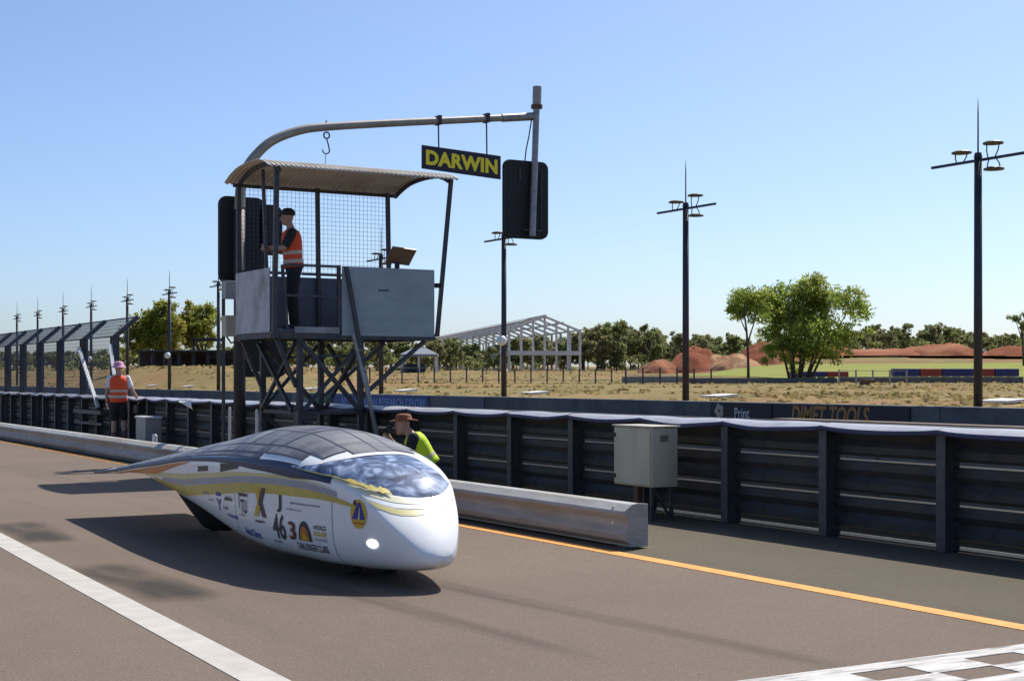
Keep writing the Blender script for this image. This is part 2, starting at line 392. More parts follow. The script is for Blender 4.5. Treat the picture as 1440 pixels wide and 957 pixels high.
for k in range(NB):
    y = YW0+k*BAY
    cap_bay(y, k)
    for j in range(3):
        link('beam', beam_me, pw, (WX+.182-9.3, y-20, .085+.325*j))
    link('kerb_angle', kerb_me, pw, (WX+.182-9.3, y-20, 0))
    if k < 16:
        for j in range(3): link('bolt', bolt_me, pw, (WX+.165-9.3, y+.1-20, .22+.325*j))
# one torn length of the cap folded down the front
fl = MB(); fy = 28.2
fl.grid(lambda u, v: (WX-.06-.05*u-.02*math.sin(u*3), fy+v*.8-.25*u, 1.0-.16*u*(1.15-v)-.03*v), list(np.linspace(0, 1, 6)), list(np.linspace(0, 1, 8)))
fl.build('torn_cap_flap', M_bollard, pw, smooth=True)
for k in range(16):
    y0 = YW0-.6+k*4.0
    bevel(MB().box(10.05, 10.5, y0, y0+3.985, 0, .955).build('concrete_block', M_conc, pw), .015)
MB().box(10.22, 10.46, YW0-1, 12.2, .956, 1.0).build('top_plank', M_plank, pw)

# ------------------------------------------------------------------ low guardrail beside the lane
gr = thing('guardrail', 'low weathered steel guardrail along the orange pit lane line', 'guardrail', (6.95, 20, 0))
gp = [(.22,.365),(.12,.375),(.07,.368),(-.01,.312),(-.02,.29),(.02,.225),(.02,.185),(-.015,.12),(-.005,.07),(.05,.03),(.05,.012),(.22,.012)]
GX = 6.93
y = 10.22; i = 0
while y < 75:
    ln = 3.9
    gx = GX+.05*ss(14, 10, y)
    o = MB().prism([(gx+a, c) for a, c in gp], y, y+ln-.012).build('rail_section', M_rail, gr); bevel(o, .006)
    for dy in (.18, ln-.25):
        for z in (.205, .335):
            link('bolt', MB().tube([(0,0,0),(-.018,0,0)], .015, 6).mesh('bolt', M_bollard) if i == 0 and dy == .18 and z == .205 else bpy.data.meshes['bolt.001'], gr,
                 (gx+(.02 if z < .3 else .03)-6.95, y+dy-20, z))
    MB().box(gx+.1, gx+.18, y+1.6, y+1.72, 0, .05).build('foot', M_post, gr)
    y += ln; i += 1
bevel(MB().prism([(GX+.05+a*1.04-.004, c*1.01) for a, c in gp], 10.19, 10.218).build('end_plate', M_rail, gr), .004)
MB().box(GX+.07, GX+.2, 10.23, 10.36, 0, .011).build('foot', M_post, gr)

# white bollard behind the rail; two thin posts added for sunlit edges
for x, y, h, lab in ((7.75, 26.3, .42, 'short white bollard just behind the guardrail by the car tail'),
                     (8.25, 23.7, .95, 'thin white post added for the sunlit edge at the foot of the gantry pole'),
                     (8.3, 22.55, .93, 'thin white post added for the sunlit edge under the left side of the raised hut')):
    o = MB().tube([(x,y,0),(x,y,h-.03),(x,y,h)], [.045 if h < .5 else .022]*2+[.03 if h < .5 else .014], 10)
    tag(o.build('bollard', M_bollard, smooth=False), lab, 'bollard')

# ------------------------------------------------------------------ catch fence
cf = thing('catch_fence', 'tall steel catch fence with bent tops on the pit wall at far left', 'fence', (9.3, 40, 0))
FY = [34.6, 37.5, 40.0, 42.4, 44.6, 46.8, 49.0, 51.2, 53.4]
for y in FY:
    m = MB().box(9.16, 9.34, y-.075, y-.06, 0, 2.42).box(9.16, 9.34, y+.06, y+.075, 0, 2.42).box(9.245, 9.255, y-.06, y+.06, 0, 2.42)
    m.beam((9.25, y, 2.40), (9.78, y, 2.86), .15, .10)
    m.build('fence_post', M_hutsteel, cf)
for y0, y1 in zip(FY[:-1], FY[1:]):
    m = MB(); st = .085; r = .0034
    for z in np.arange(.95, 2.42, st): m.beam((9.25, y0+.08, z), (9.25, y1-.08, z), r*2)
    for yy in np.arange(y0+.1, y1-.06, st): m.beam((9.25, yy, .9), (9.25, yy, 2.42), r*2)
    for t in np.linspace(0, 1, 6): m.beam((9.25+.53*t, y0+.08, 2.42+.46*t), (9.25+.53*t, y1-.08, 2.42+.46*t), r*2)
    for yy in np.arange(y0+.1, y1-.06, st): m.beam((9.25, yy, 2.42), (9.78, yy, 2.88), r*2)
    m.build('wire_mesh', M_wire, cf)
    for z in (2.41, 2.1): MB().beam((9.27, y0+.08, z), (9.27, y1-.08, z), .02).build('cable', M_wire, cf)
    MB().beam((9.79, y0+.02, 2.875), (9.79, y1-.02, 2.875), .03).build('top_wire', M_wire, cf)
MB().beam((9.1, 37.4, 2.18), (9.05, 35.35, .75), .075, .06).build('white_brace', M_bollard, cf)
MB().beam((9.1, 34.45, 2.2), (9.05, 33.9, 1.5), .075, .06).build('white_brace', M_bollard, cf)
MB().beam((9.0, 37.3, .62), (9.0, 34.7, .62), .12, .09).build('low_rail', M_post, cf)
MB().beam((9.0, 37.3, .35), (9.0, 34.7, .35), .08, .06).build('low_rail', M_post, cf)

# ------------------------------------------------------------------ concrete wall across the track with advertising boards
FX = 20.8
fw = thing('track_wall', 'low dark concrete wall along the far side of the race track', 'wall', (FX+.15, 40, 0))
y = -12.
while y < 160:
    bevel(MB().box(FX, FX+.3, y, y+3.985, 0, .9).build('wall_panel', M_concd, fw), .02); y += 4.0
def fpx(px, X=FX):
    a = (px-720)/2080.; D = X/(a*.8660254+.5); return D*(-a*.5+.8660254)
def hoard(name, p0, p1, m, label, z0=.12, z1=.885):
    y1, y0 = fpx(p0), fpx(p1)
    o = thing(name, label, 'billboard', (FX-.02, (y0+y1)/2, z0))
    bevel(MB().box(FX-.04, FX-.003, y0, y1, z0, z1).build('panel', m, o), .006)
    return o, y0, y1
def lettering(o, txt, yc, zc, width, height, m, shear=0., bold=.02, nm='lettering', xo=FX-.043):
    g, f, w_, h_ = text_geo(txt, 1., bold)
    mb = MB(); mb.add([(xo, yc-(x*width/w_+shear*v*height/h_), zc+v*height/h_) for x, v in g], f)
    return mb.build(nm, m, o)
o, y0, y1 = hoard('billboard', 1089, 1281, M_bnavy, 'black advertising board with orange capitals on the far track wall')
yl, yr = fpx(1116), fpx(1224)
lettering(o, 'DIMET TOOLS', (yl+yr)/2, .67, yl-yr, .38, M_borange, .18, .03)
o, y0, y1 = hoard('billboard', 1001, 1087, M_bnavy, 'dark advertising board with the white word Print on the far track wall')
yl, yr = fpx(1035), fpx(1056)
lettering(o, 'Print', (yl+yr)/2, .66, yl-yr, .23, M_bwhite, 0, .01)
yc = fpx(1013.5); m = MB()
for k in range(5):
    a = k*1.256; m.ball((FX-.045, yc+.10*math.cos(a), .69+.10*math.sin(a)), (.006, .075, .075), 10, 6)
m.build('emblem', M_borange if False else mat('emblem_buff', (.42,.36,.27), rough=.6), o)
o, y0, y1 = hoard('billboard', 470, 604, M_bblue, 'blue advertising board with pale blue capitals seen under the raised hut')
yl, yr = fpx(482), fpx(600)
lettering(o, 'NT AUSTRALIAN RESEARCH CENTRE', (yl+yr)/2, .64, yl-yr, .26, M_bltxt, 0, .015)
o, y0, y1 = hoard('billboard', 412, 468, M_bgreen, 'green and grey advertising board seen through the hut legs')
yg = lerp(y0, y1, .35)
MB().add([(FX-.0445, y1-.05, .13), (FX-.0445, yg, .13), (FX-.0445, yg+.6, .6), (FX-.0445, y1-.05, .87)], [(0,1,2,3)]).build('grey_sweep', M_conc, o)
o, y0, y1 = hoard('billboard', 610, 682, mat('billboard_slate', (.09,.11,.15), (.13,.12,.13), 1.2, .6), 'faded slate blue advertising board right of the blue one')

# ------------------------------------------------------------------ floodlight poles and concrete pads
def make_pole(tmpl=None):
    t = thing('floodlight_pole', 'x', 'light pole', (0,0,0), 'floodlight poles along the track')
    H = 5.25
    MB().tube([(0,0,-.6),(0,0,H)], [.095,.08], 14).build('pole', M_polemetal, t, smooth=True)
    MB().tube([(0,0,H),(0,0,H+.1)], [.092,.07], 12).build('pole_cap', M_polemetal, t)
    MB().tube([(0,0,H),(0,0,H+.95),(0,0,H+1.25)], [.02,.015,.004], 6).build('lightning_rod', M_polemetal, t)
    MB().beam((0,-1.3,H-.06),(0,1.3,H-.06), .055).build('crossarm', M_polemetal, t)
    for y, dz, s in ((.50, .24, 1), (-.36, .33, 1), (-.38, -.21, -1)):
        L = MB()
        rings = []
        for rr, zz in ((.05, .035), (.14, .028), (.205, .0), (.205, -.03), (.19, -.03), (.04, .0)):
            rings.append([(.05+rr*math.cos(2*math.pi*k/16), y+rr*1.05*math.sin(2*math.pi*k/16), H-.06+dz+zz) for k in range(16)])
        L.loft(rings, True); lo = L.build('lamp', M_lampshade, t)
        for q in (-.17, .17):
            MB().tube([(.05, y+q, H-.06+dz), (.03, y+q*.9, H-.06+dz*.5), (.0, y+q*.5, H-.06)], .014, 5).build('bracket', M_polemetal, lo)
    return t
def copy_tree(o, parent=None):
    c = o.copy(); COL.objects.link(c); c.parent = parent
    for ch in list(o.children): copy_tree(ch, c)
    return c
PX = 24.0
pole_y = [(22.0,'tallest looking floodlight pole at the right edge'), (32.2,'floodlight pole standing left of the big green tree'),
          (42.1,'floodlight pole with white speaker in front of the steel frame shed'), (51.6,'floodlight pole rising behind the blue sheet of the hut'),
          (70.6,'floodlight pole just left of the hut switch boxes'), (78.7,'floodlight pole with white speaker in front of the yellowing trees'),
          (87.0,'floodlight pole at the left edge of the yellowing trees'), (95.4,'floodlight pole right behind the last fence post'),
          (103., 'floodlight pole over the third bent fence post from the fence end'), (110.8,'floodlight pole second from the left edge'),
          (118.,'leftmost and smallest floodlight pole behind the catch fence')]
p0 = make_pole()
sp_me = MB().ball((-.14, -.1, 0), (.17,.17,.17), 12, 8).mesh('speaker', M_speaker, smooth=True)
for i, (y, lab) in enumerate(pole_y):
    o = p0 if i == 0 else copy_tree(p0)
    z = terr(PX, y)
    o.location = (PX, y, z); o['label'] = lab; o.scale = (1, 1, 1)
    if i in (2, 5, 7): link('speaker', sp_me, o, (0, 0, 1.85))
pad_me = MB().prism([(-.35,-.05),(.35,-.05),(.35,.045),(-.35,.0)], -.42, .42).mesh('concrete_pad', M_pad)
for y, lab in ((23.1,'white concrete pad in the dry grass near the right edge'), (33.3,'white concrete pad just right of the second floodlight pole'),
               (43.5,'white concrete pad right of the pole before the steel frame shed'), (53.6,'white concrete pad beyond the blue advertising board'),
               (63.5,'white concrete pad seen between the hut legs'), (81.5,'white concrete pad right of the pole with a speaker by the hill'),
               (88.5,'white concrete pad on the grass just right of the person in orange vest'), (97,'white concrete pad seen behind the catch fence, right one'),
               (106,'white concrete pad seen behind the catch fence, left one')):
    o = link('concrete_pad', pad_me, None, (26, y, terr(26, y)+.07)); tag(o, lab, 'concrete pad', 'white pads along the track verge')

# ------------------------------------------------------------------ raised starter's hut
HX0, HX1, HY0, HY1, HZ = 7.66, 10.22, 20.1, 21.65, 2.12
hut = thing('starter_hut', 'raised steel starter hut with blue sheet front and corrugated roof beside the pit wall', 'hut', (8.6, 20.9, 0))
for x in (8.06, 9.02):
    for y in (HY0+.02, HY1-.02):
        MB().box(x-.04, x+.04, y-.04, y+.04, 0, HZ-.12).build('leg', M_hutsteel, hut)
        MB().box(x-.1, x+.1, y-.1, y+.1, 0, .02).build('base_plate', M_hutsteel, hut)
for y in (HY0+.02, HY1-.02):
    s = -1 if y < 21 else 1
    MB().beam((8.08, y+s*.03, 1.95), (9.0, y+s*.03, .95), .06).build('brace', M_hutsteel, hut)
    MB().beam((9.0, y+s*.075, 1.95), (8.08, y+s*.075, .95), .05).build('brace', M_hutsteel, hut)
    MB().beam((8.1, y, .92), (8.98, y, .92), .05).build('cross_rail', M_hutsteel, hut)
    MB().beam((8.08, y+s*.03, .88), (9.0, y+s*.03, .1), .05).build('brace', M_hutsteel, hut)
    MB().beam((8.98, y, 1.75), (8.1, y, 1.75), .03).build('cross_rail', M_hutsteel, hut)
for x in (8.06, 9.02):
    s = -1 if x < 8.5 else 1
    MB().beam((x+s*.045, HY0+.08, 1.95), (x+s*.045, HY1-.08, .95), .05).build('brace', M_hutsteel, hut)
    MB().beam((x+s*.095, HY1-.08, 1.95), (x+s*.095, HY0+.08, .95), .05).build('brace', M_hutsteel, hut)
    MB().beam((x, HY0+.06, .92), (x, HY1-.06, .92), .045).build('cross_rail', M_hutsteel, hut)
# knee struts out to the overhanging floor
for x0, x1 in ((9.06, 10.1), (8.02, 7.72)):
    for y in (HY0+.06, HY1-.06):
        MB().beam((x0, y, 1.15 if x1 > 9 else 1.3), (x1, y, 1.99), .055).build('knee_strut', M_hutsteel, hut)
# floor frame and deck planks
for y in (HY0, HY1): MB().beam((HX0-.02, y, HZ-.07), (HX1+.02, y, HZ-.07), .07, .10).build('floor_beam', M_hutsteel, hut)
for x in (HX0, 8.06, 9.02, HX1): MB().beam((x, HY0+.036, HZ-.072), (x, HY1-.036, HZ-.072), .06, .09).build('floor_joist', M_hutsteel, hut)
for k in range(8):
    y0 = HY0+.002+k*.193
    MB().box(HX0, HX1, y0, y0+.186, HZ-.018, HZ+.02).build('deck_plank', M_hutin, hut)
# sheets
def sheet(nm, x0, x1, y0, y1, z0, z1, m, bv=.006): return bevel(MB().box(x0, x1, y0, y1, z0, z1).build(nm, m, hut), bv)
fs = sheet('front_sheet', 8.70, HX1, HY0-.045, HY0-.025, 2.05, 3.07, M_hutblue)
sheet('side_sheet', HX0-.03, HX0-.012, HY0+.12, HY1, 2.07, 3.02, M_hutwhite)
sheet('right_sheet', HX1+.005, HX1+.02, HY0+.05, HY1, 2.07, 3.05, M_hutblue)
for x0, x1 in ((HX0+.05, 8.48), (8.52, 9.32), (9.36, HX1-.04)):
    sheet('rear_sheet', x0, x1, HY1-.01, HY1+.008, 2.14, 3.0, M_hutin)
sheet('kick_board', HX0+.3, 8.66, HY0-.04, HY0-.02, 2.08, 2.17, M_hutlight, .003)
# posts
def post(nm, a, b_, w_=.06, m=M_hutsteel): return MB().beam(a, b_, w_).build(nm, m, hut)
post('corner_post', (HX0+.0, HY0, 2.06), (HX0+.04, HY0, 4.50), .065)
post('corner_post', (HX0+.02, HY1, 2.06), (HX0+.02, HY1, 4.36))
post('corner_post', (HX1-.02, HY1-.05, 2.06), (HX1-.06, HY1-.05, 4.40))
post('corner_post', (HX1+.06, HY0-.01, 2.06), (10.5, HY0-.06, 4.5), .055)
post('rear_post', (8.98, HY1-.045, 2.1), (8.95, HY1-.045, 4.40))
post('rail_post', (8.66, HY0-.01, 2.08), (8.66, HY0-.01, 3.08), .05)
post('door_post', (7.78, HY0+.62, 3.02), (7.72, HY0+.62, 4.5), .045)
MB().box(HX1+.02, HX1+.15, HY0-.04, HY0, 2.80, 2.87).build('clamp', M_black, hut)
for z in (3.06, 2.62): MB().beam((HX0+.16, HY0-.01, z), (8.64, HY0-.01, z), .035).build('guard_rail', M_hutsteel, hut)
MB().beam((HX0+.2, HY0-.01, 2.1), (HX0+.12, HY0-.01, 3.06), .04).build('guard_rail', M_hutsteel, hut)
MB().beam((8.7, HY1-.03, 3.05), (HX1, HY1-.03, 3.05), .04).build('guard_rail', M_hutsteel, hut)
MB().beam((HX0, HY1-.03, 3.05), (8.68, HY1-.03, 3.05), .04).build('guard_rail', M_hutsteel, hut)
# access ladder leaning against the front
la, lb = Vector((8.74, HY0-.10, 3.06)), Vector((9.30, HY0-.16, .0))
la2, lb2 = la+Vector((-.05,-.36,-1.0)), lb+Vector((-.09,-.36,0))
lb = Vector((9.02, HY0-.16, .0)) if False else lb
MB().beam(la, lerp(la, lb, .48), .06, .045).build('ladder_stringer', M_hutsteel, hut)
MB().beam(lerp(la, lb, .48), lb, .05, .045).build('ladder_stringer', M_hutlight, hut)  # lower stringer and its pair pale: sunlit faces put into the colour
MB().beam(la2, lb2, .05, .04).build('ladder_stringer', M_hutlight, hut)
for k in range(6):
    t = .40+.1*k; p = lerp(la, lb, t); q = lerp(la2, lb2, (t-.327)/.673)
    MB().beam((p.x, p.y-.03, p.z), (q.x, q.y+.03, q.z), .03).build('rung', M_hutsteel, hut)
# woven wire guard at the back
m = MB()
for z in np.arange(3.08, 4.40, .068): m.beam((HX0+.06, HY1, z), (HX1-.08, HY1, z), .004)
for x in np.arange(HX0+.06, HX1-.07, .068): m.beam((x, HY1+.004, 3.07), (x, HY1+.004, 4.40), .004)
tag(m.build('wire_guard', M_wire, hut), kind='stuff')
# curved corrugated roof
vp = [0, .06, .12, .20, .30, .45, .60, .72, .86, 1]; zp = [4.445, 4.495, 4.537, 4.572, 4.592, 4.598, 4.588, 4.565, 4.505, 4.405]
per = .076
def roof(dz):
    def fn(u, v): return (lerp(7.50, 10.56, u)-.10*v*u, lerp(19.9, 21.82, v), interp(v, vp, zp)+dz+.0125*math.sin(2*math.pi*u*3.06/per))
    return fn
us = list(np.linspace(0, 1, 40*8+1)); vs = list(np.linspace(0, 1, 15))
m = MB().grid(roof(0), us, vs); rf = m.build('roof', M_roof, hut, smooth=True)
sl = rf.modifiers.new('thick', 'SOLIDIFY'); sl.thickness = .003
for x in (7.70, 10.46):
    rp = [(x-.10*v*(x > 9), lerp(19.98, 21.74, v), interp(v, vp, zp)-.045) for v in np.linspace(0, 1, 12)]
    rr = MB()
    for a, c in zip(rp[:-1], rp[1:]): rr.beam(a, c, .045, .05)
    rr.build('roof_rafter', M_hutsteel, rf)
MB().beam((7.6, HY1+.02, 4.365), (10.35, HY1+.02, 4.365), .05).build('roof_purlin', M_hutsteel, rf)
MB().beam((7.6, HY0+.1, 4.525), (10.5, HY0+.1, 4.525), .04).build('roof_purlin', M_hutsteel, rf)
# slot and stains on the front sheet
MB().box(9.28, 9.45, HY0-.049, HY0-.0455, 2.72, 2.745).build('slot', M_hutsteel, fs)
# tilted brown board on the sheet's top edge
tb = thing('tilted_board', 'small tilted brown board on a stem above the blue hut sheet', 'board', (9.62, 20.05, 3.07))
MB().box(9.56, 9.62, 20.03, 20.08, 3.07, 3.16).build('stem', M_black, tb)
mm = MB(); mm.box(-.21, .21, -.012, .012, -.15, .15)
o = mm.build('board', M_board); o.parent = tb; o.location = (.05, .04, .19); o.rotation_euler = (R(42), R(4), R(6)); bevel(o, .004)

# ------------------------------------------------------------------ light gantry over the track
GY = 24.2
ga = thing('light_gantry', 'tall gantry pole with curved arm reaching over the race track behind the hut', 'gantry', (8.6, GY, 0))
MB().tube([(8.6,GY,0),(8.6,GY,2.3),(8.6,GY,4.3)], [.105,.10,.095], 16).build('pole', M_armd, ga, smooth=True)
ctrl = [(8.6,4.3),(8.63,4.72),(8.72,5.0),(8.9,5.26),(9.2,5.53),(9.68,5.74),(10.2,5.85),(11.5,6.03),(13.0,6.22),(14.36,6.40)]
pts = []
for i in range(len(ctrl)-1):
    p0_, p1_, p2_, p3_ = ctrl[max(i-1,0)], ctrl[i], ctrl[i+1], ctrl[min(i+2,len(ctrl)-1)]
    for t in np.linspace(0, 1, 6)[:-1]:
        f = lambda a,b_,c,d: .5*((2*b_)+(-a+c)*t+(2*a-5*b_+4*c-d)*t*t+(-a+3*b_-3*c+d)*t**3)
        pts.append((f(p0_[0],p1_[0],p2_[0],p3_[0]), GY, f(p0_[1],p1_[1],p2_[1],p3_[1])))
pts.append((14.36, GY, 6.40))
arm = MB().tube(pts, [lerp(.095, .062, i/(len(pts)-1)) for i in range(len(pts))], 14, flat=(0,1,0)).build('arm', M_arm, ga, smooth=True)
MB().tube([(13.75,GY,6.318),(14.45,GY,6.41)], .078, 12).build('arm_sleeve', M_hutlight, ga, smooth=False)
MB().tube([(14.50,GY-.02,6.58),(14.36,GY-.10,4.12)], .062, 12).build('end_post', M_hutlight, ga, smooth=False)
MB().tube([(14.505,GY-.02,6.60),(14.515,GY-.02,6.98)], .085, 14).build('antenna_cap', M_boxsilver, ga)
MB().tube([(14.505,GY-.02,6.56),(14.505,GY-.02,6.63)], .11, 12).build('collar', M_rust, ga)
MB().tube([(14.38,GY-.05,6.38),(14.30,GY-.07,6.0),(14.24,GY-.07,5.75),(14.22,GY-.05,5.5)], .012, 6).build('cable', M_black, ga)
MB().tube([(8.28,GY-.1,0),(8.28,GY-.1,3.1)], .032, 8).build('conduit_post', M_hutsteel, ga)
bevel(MB().box(8.24, 8.56, GY-.34, GY-.14, 2.76, 3.06).build('switch_box', M_boxsilver, ga), .008)
bevel(MB().box(8.24, 8.55, GY-.34, GY-.14, 2.13, 2.48).build('switch_box', M_boxgrey, ga), .008)
MB().tube([(8.5,GY-.2,2.76),(8.54,GY-.22,2.6),(8.5,GY-.2,2.48)], .012, 6).build('cable', M_black, ga)
MB().tube([(8.7,GY-.05,1.75),(8.78,GY-.08,1.55),(8.95,GY-.1,1.5),(9.12,GY-.1,1.62),(9.2,GY-.05,1.8)], .016, 6).build('cable', M_black, ga)
MB().tube([(8.3,GY-.2,2.13),(8.36,GY-.25,2.02),(8.5,GY-.22,2.05),(8.58,GY-.12,2.14)], .016, 6).build('cable', M_hutsteel, ga)
# crane hook on the arm
hk = thing('hook', 'steel hook on a clamp hanging from the gantry arm above the roof', 'hook', (10.2, GY, 5.4))
MB().tube([(10.2,GY,5.96),(10.2,GY+.1,5.86),(10.2,GY,5.75),(10.2,GY-.1,5.86),(10.2,GY,5.96)], .012, 6).build('clamp', M_rust, hk)
rg = [(10.2-.0+.055*math.sin(a), GY, 5.70+.055*math.cos(a)) for a in np.linspace(0, 2*math.pi, 13)]
MB().tube(rg, .014, 6).build('ring', M_polemetal, hk)
hp = [(10.2,GY,5.64),(10.23,GY,5.55),(10.25,GY,5.47)]+[(10.19+.065*math.cos(a), GY, 5.44-.065*math.sin(a)) for a in np.linspace(0, 2.7, 9)]+[(10.115,GY,5.46)]
MB().tube(hp, [.012]*(len(hp)-1)+[.005], 6).build('hook_bar', M_polemetal, hk, smooth=True)
MB().tube([(10.18,GY,5.375),(10.17,GY,5.05)], .006, 5).build('wire', M_wire, hk)

def rounded(cx, cz, wd, ht, r, y0, y1, n=6):
    pr = []
    for sx, sz, a0 in ((1,1,0),(-1,1,90),(-1,-1,180),(1,-1,270)):
        for k in range(n+1):
            a = R(a0+90*k/n); pr.append((cx+sx*(wd/2-r)+r*math.cos(a), cz+sz*(ht/2-r)+r*math.sin(a)))
    return MB().prism(pr, y0, y1)
def signal(label, cx, cz, wd, ht, y0, extra=True):
    t = thing('signal_board', label, 'signal', (cx, y0, cz-ht/2), 'black signal boards of the gantry')
    rounded(cx, cz, wd, ht, .14, y0, y0+.05).build('back_board', M_black, t)
    rounded(cx, cz, wd*1.0+.015, ht+.015, .147, y0+.052, y0+.085).build('rim', M_black, t)
    for k in range(3):     # lamp hoods on the side facing the track
        h = MB(); zc = cz+(k-1)*ht*.3
        rings = [[(cx+.15*math.cos(a), y0+yy, zc+.15*math.sin(a)) for a in np.linspace(-.5, math.pi+.5, 14)] for yy in (.09, .30)]
        h.loft(rings, False, False); h.build('lamp_hood', M_black, t)
    if extra:
        MB().box(cx-.17, cx-.145, y0-.02, y0-.001, cz+.35, cz+.58).build('hinge_strip', M_hutsteel, t)
        MB().box(cx+.30, cx+.32, y0-.02, y0-.001, cz-.55, cz+.55).build('rail_strip', M_hutsteel, t)
        MB().box(cx-.1, cx+.30, y0-.06, y0-.001, cz-.60, cz-.57).build('clamp_bar', M_hutsteel, t)
    return t
signal('black rounded signal board hanging at the end of the gantry arm', 14.30, 4.82, .96, 1.47, GY+.01)
signal('tall black rounded signal board on the gantry pole left of the hut', 8.70, 3.80, .80, 1.48, GY+.14, False)
signal('black signal board below the hut floor on the gantry pole', 9.10, 1.84, .82, .78, GY+.14, False)
signal('narrow black signal board behind the person in the hut', 9.22, 4.0, .42, .86, GY+.14, False)
# hanging sign
sg = thing('hanging_sign', 'black sign with yellow capitals hanging from the gantry arm', 'sign', (12.88, GY, 5.2))
bevel(MB().add([(12.07,GY-.02,5.25),(13.72,GY-.02,5.16),(13.72,GY+.02,5.16),(12.07,GY+.02,5.25),(12.07,GY-.02,5.68),(13.72,GY-.02,5.60),(13.72,GY+.02,5.60),(12.07,GY+.02,5.68)],
     [(3,2,1,0),(4,5,6,7),(0,1,5,4),(1,2,6,5),(2,3,7,6),(3,0,4,7)]).build('panel', M_signblk, sg), .008)
for i, ch in enumerate('DARWIN'):
    pass
g, f, w_, h_ = text_geo('DARWIN', 1., .045, 1.04)
MB().add([(12.895+x*1.50/w_, GY-.0235, 5.422-.052*(x*1.5/w_)+v*.275/h_) for x, v in g], f).build('lettering', M_yellow, sg)
for px_x, zt, zb in ((12.41, 6.14, 5.60), (13.42, 6.27, 5.55)):
    MB().tube([(px_x,GY,zt),(px_x+.01,GY,zb)], .014, 6).build('hanger_rod', M_polemetal, sg)
    MB().box(px_x-.03, px_x+.03, GY-.09, GY+.09, zt-.07, zt+.10).build('hanger_clamp', M_polemetal, sg)

# ------------------------------------------------------------------ cabinets
cb = thing('electrical_cabinet', 'grey green electrical cabinet on legs in front of the pit wall', 'cabinet', (8.76, 12.43, 0))
bevel(MB().box(8.6, 8.92, 12.1, 12.77, .33, .93).build('case', M_boxgrey, cb), .008)
bevel(MB().box(8.585, 8.6, 12.115, 12.755, .345, .915).build('door', M_boxgrey, cb), .006)
bevel(MB().box(8.58, 8.94, 12.08, 12.79, .931, .945).build('lid', M_boxgrey, cb), .004)
for z in (.42, .84): MB().box(8.575, 8.59, 12.72, 12.75, z-.02, z+.02).build('hinge', M_black, cb)
for k in range(5): MB().box(8.70+.0, 8.80, 12.094, 12.0995, .79+.014*k, .796+.014*k).build('vent_slot', M_black, cb)
MB().box(8.64, 8.69, 12.4, 12.48, 0, .33).build('centre_post', M_rust, cb)
for y in (12.16, 12.7):
    MB().beam((8.88, y, 0), (8.88, y, .33), .035).build('leg', M_hutsteel, cb)
MB().beam((8.64, 12.16, 0), (8.64, 12.16, .33), .03).build('leg', M_hutsteel, cb)
MB().beam((8.66, 12.16, .32), (8.86, 12.16, .03), .022).build('strut', M_hutsteel, cb)
cb = thing('equipment_box', 'pale grey equipment box on the ground by the person in orange vest', 'box', (8.85, 30.4, 0))
bevel(MB().box(8.66, 9.0, 30.05, 30.75, .03, .60).build('case', M_boxsilver, cb), .01)
bevel(MB().box(8.64, 9.02, 30.03, 30.77, .601, .64).build('lid', M_bollard, cb), .006)
for y in (30.1, 30.64): MB().box(8.68, 8.98, y, y+.06, 0, .03).build('skid', M_black, cb)

# ------------------------------------------------------------------ solar car
M_body = mat('car_white_paint', (.84,.84,.83), (.79,.79,.79), 3, .28, coat=.35, spec=.45)
M_cgrey = mat('car_silver_stripe', (.36,.36,.40), (.30,.30,.34), 5, .35)
M_cyel = mat('car_yellow_stripe', (.60,.46,.09), (.50,.40,.10), 4, .35)
M_cyel2 = mat('car_pale_yellow', (.68,.60,.28), (.60,.52,.22), 4, .35)
M_corg = mat('car_orange_stripe', (.60,.17,.03), (.50,.15,.03), 4, .35)
M_cink = mat('car_black_print', (.035,.035,.045), rough=.45)
M_cinkg = mat('car_grey_print', (.23,.23,.28), rough=.45)
M_cblue = mat('car_blue_print', (.03,.045,.28), rough=.4)
M_cgold = mat('car_gold_print', (.62,.42,.03), rough=.4)
M_cbrown = mat('car_brown_print', (.10,.03,.045), rough=.45)
M_cred = mat('car_red_print', (.50,.10,.06), rough=.45)
M_navy = mat('car_navy_edge', (.022,.026,.075), rough=.4)
M_tape = mat('yellow_tape', (.68,.52,.10), (.60,.48,.16), 14, .5, bump=.3, bscale=20)
M_tyre = mat('tyre_rubber', (.02,.02,.02), rough=.8)
M_lamp = mat('lit_white_lamp', (1,1,1), rough=.3, emit=1.6)
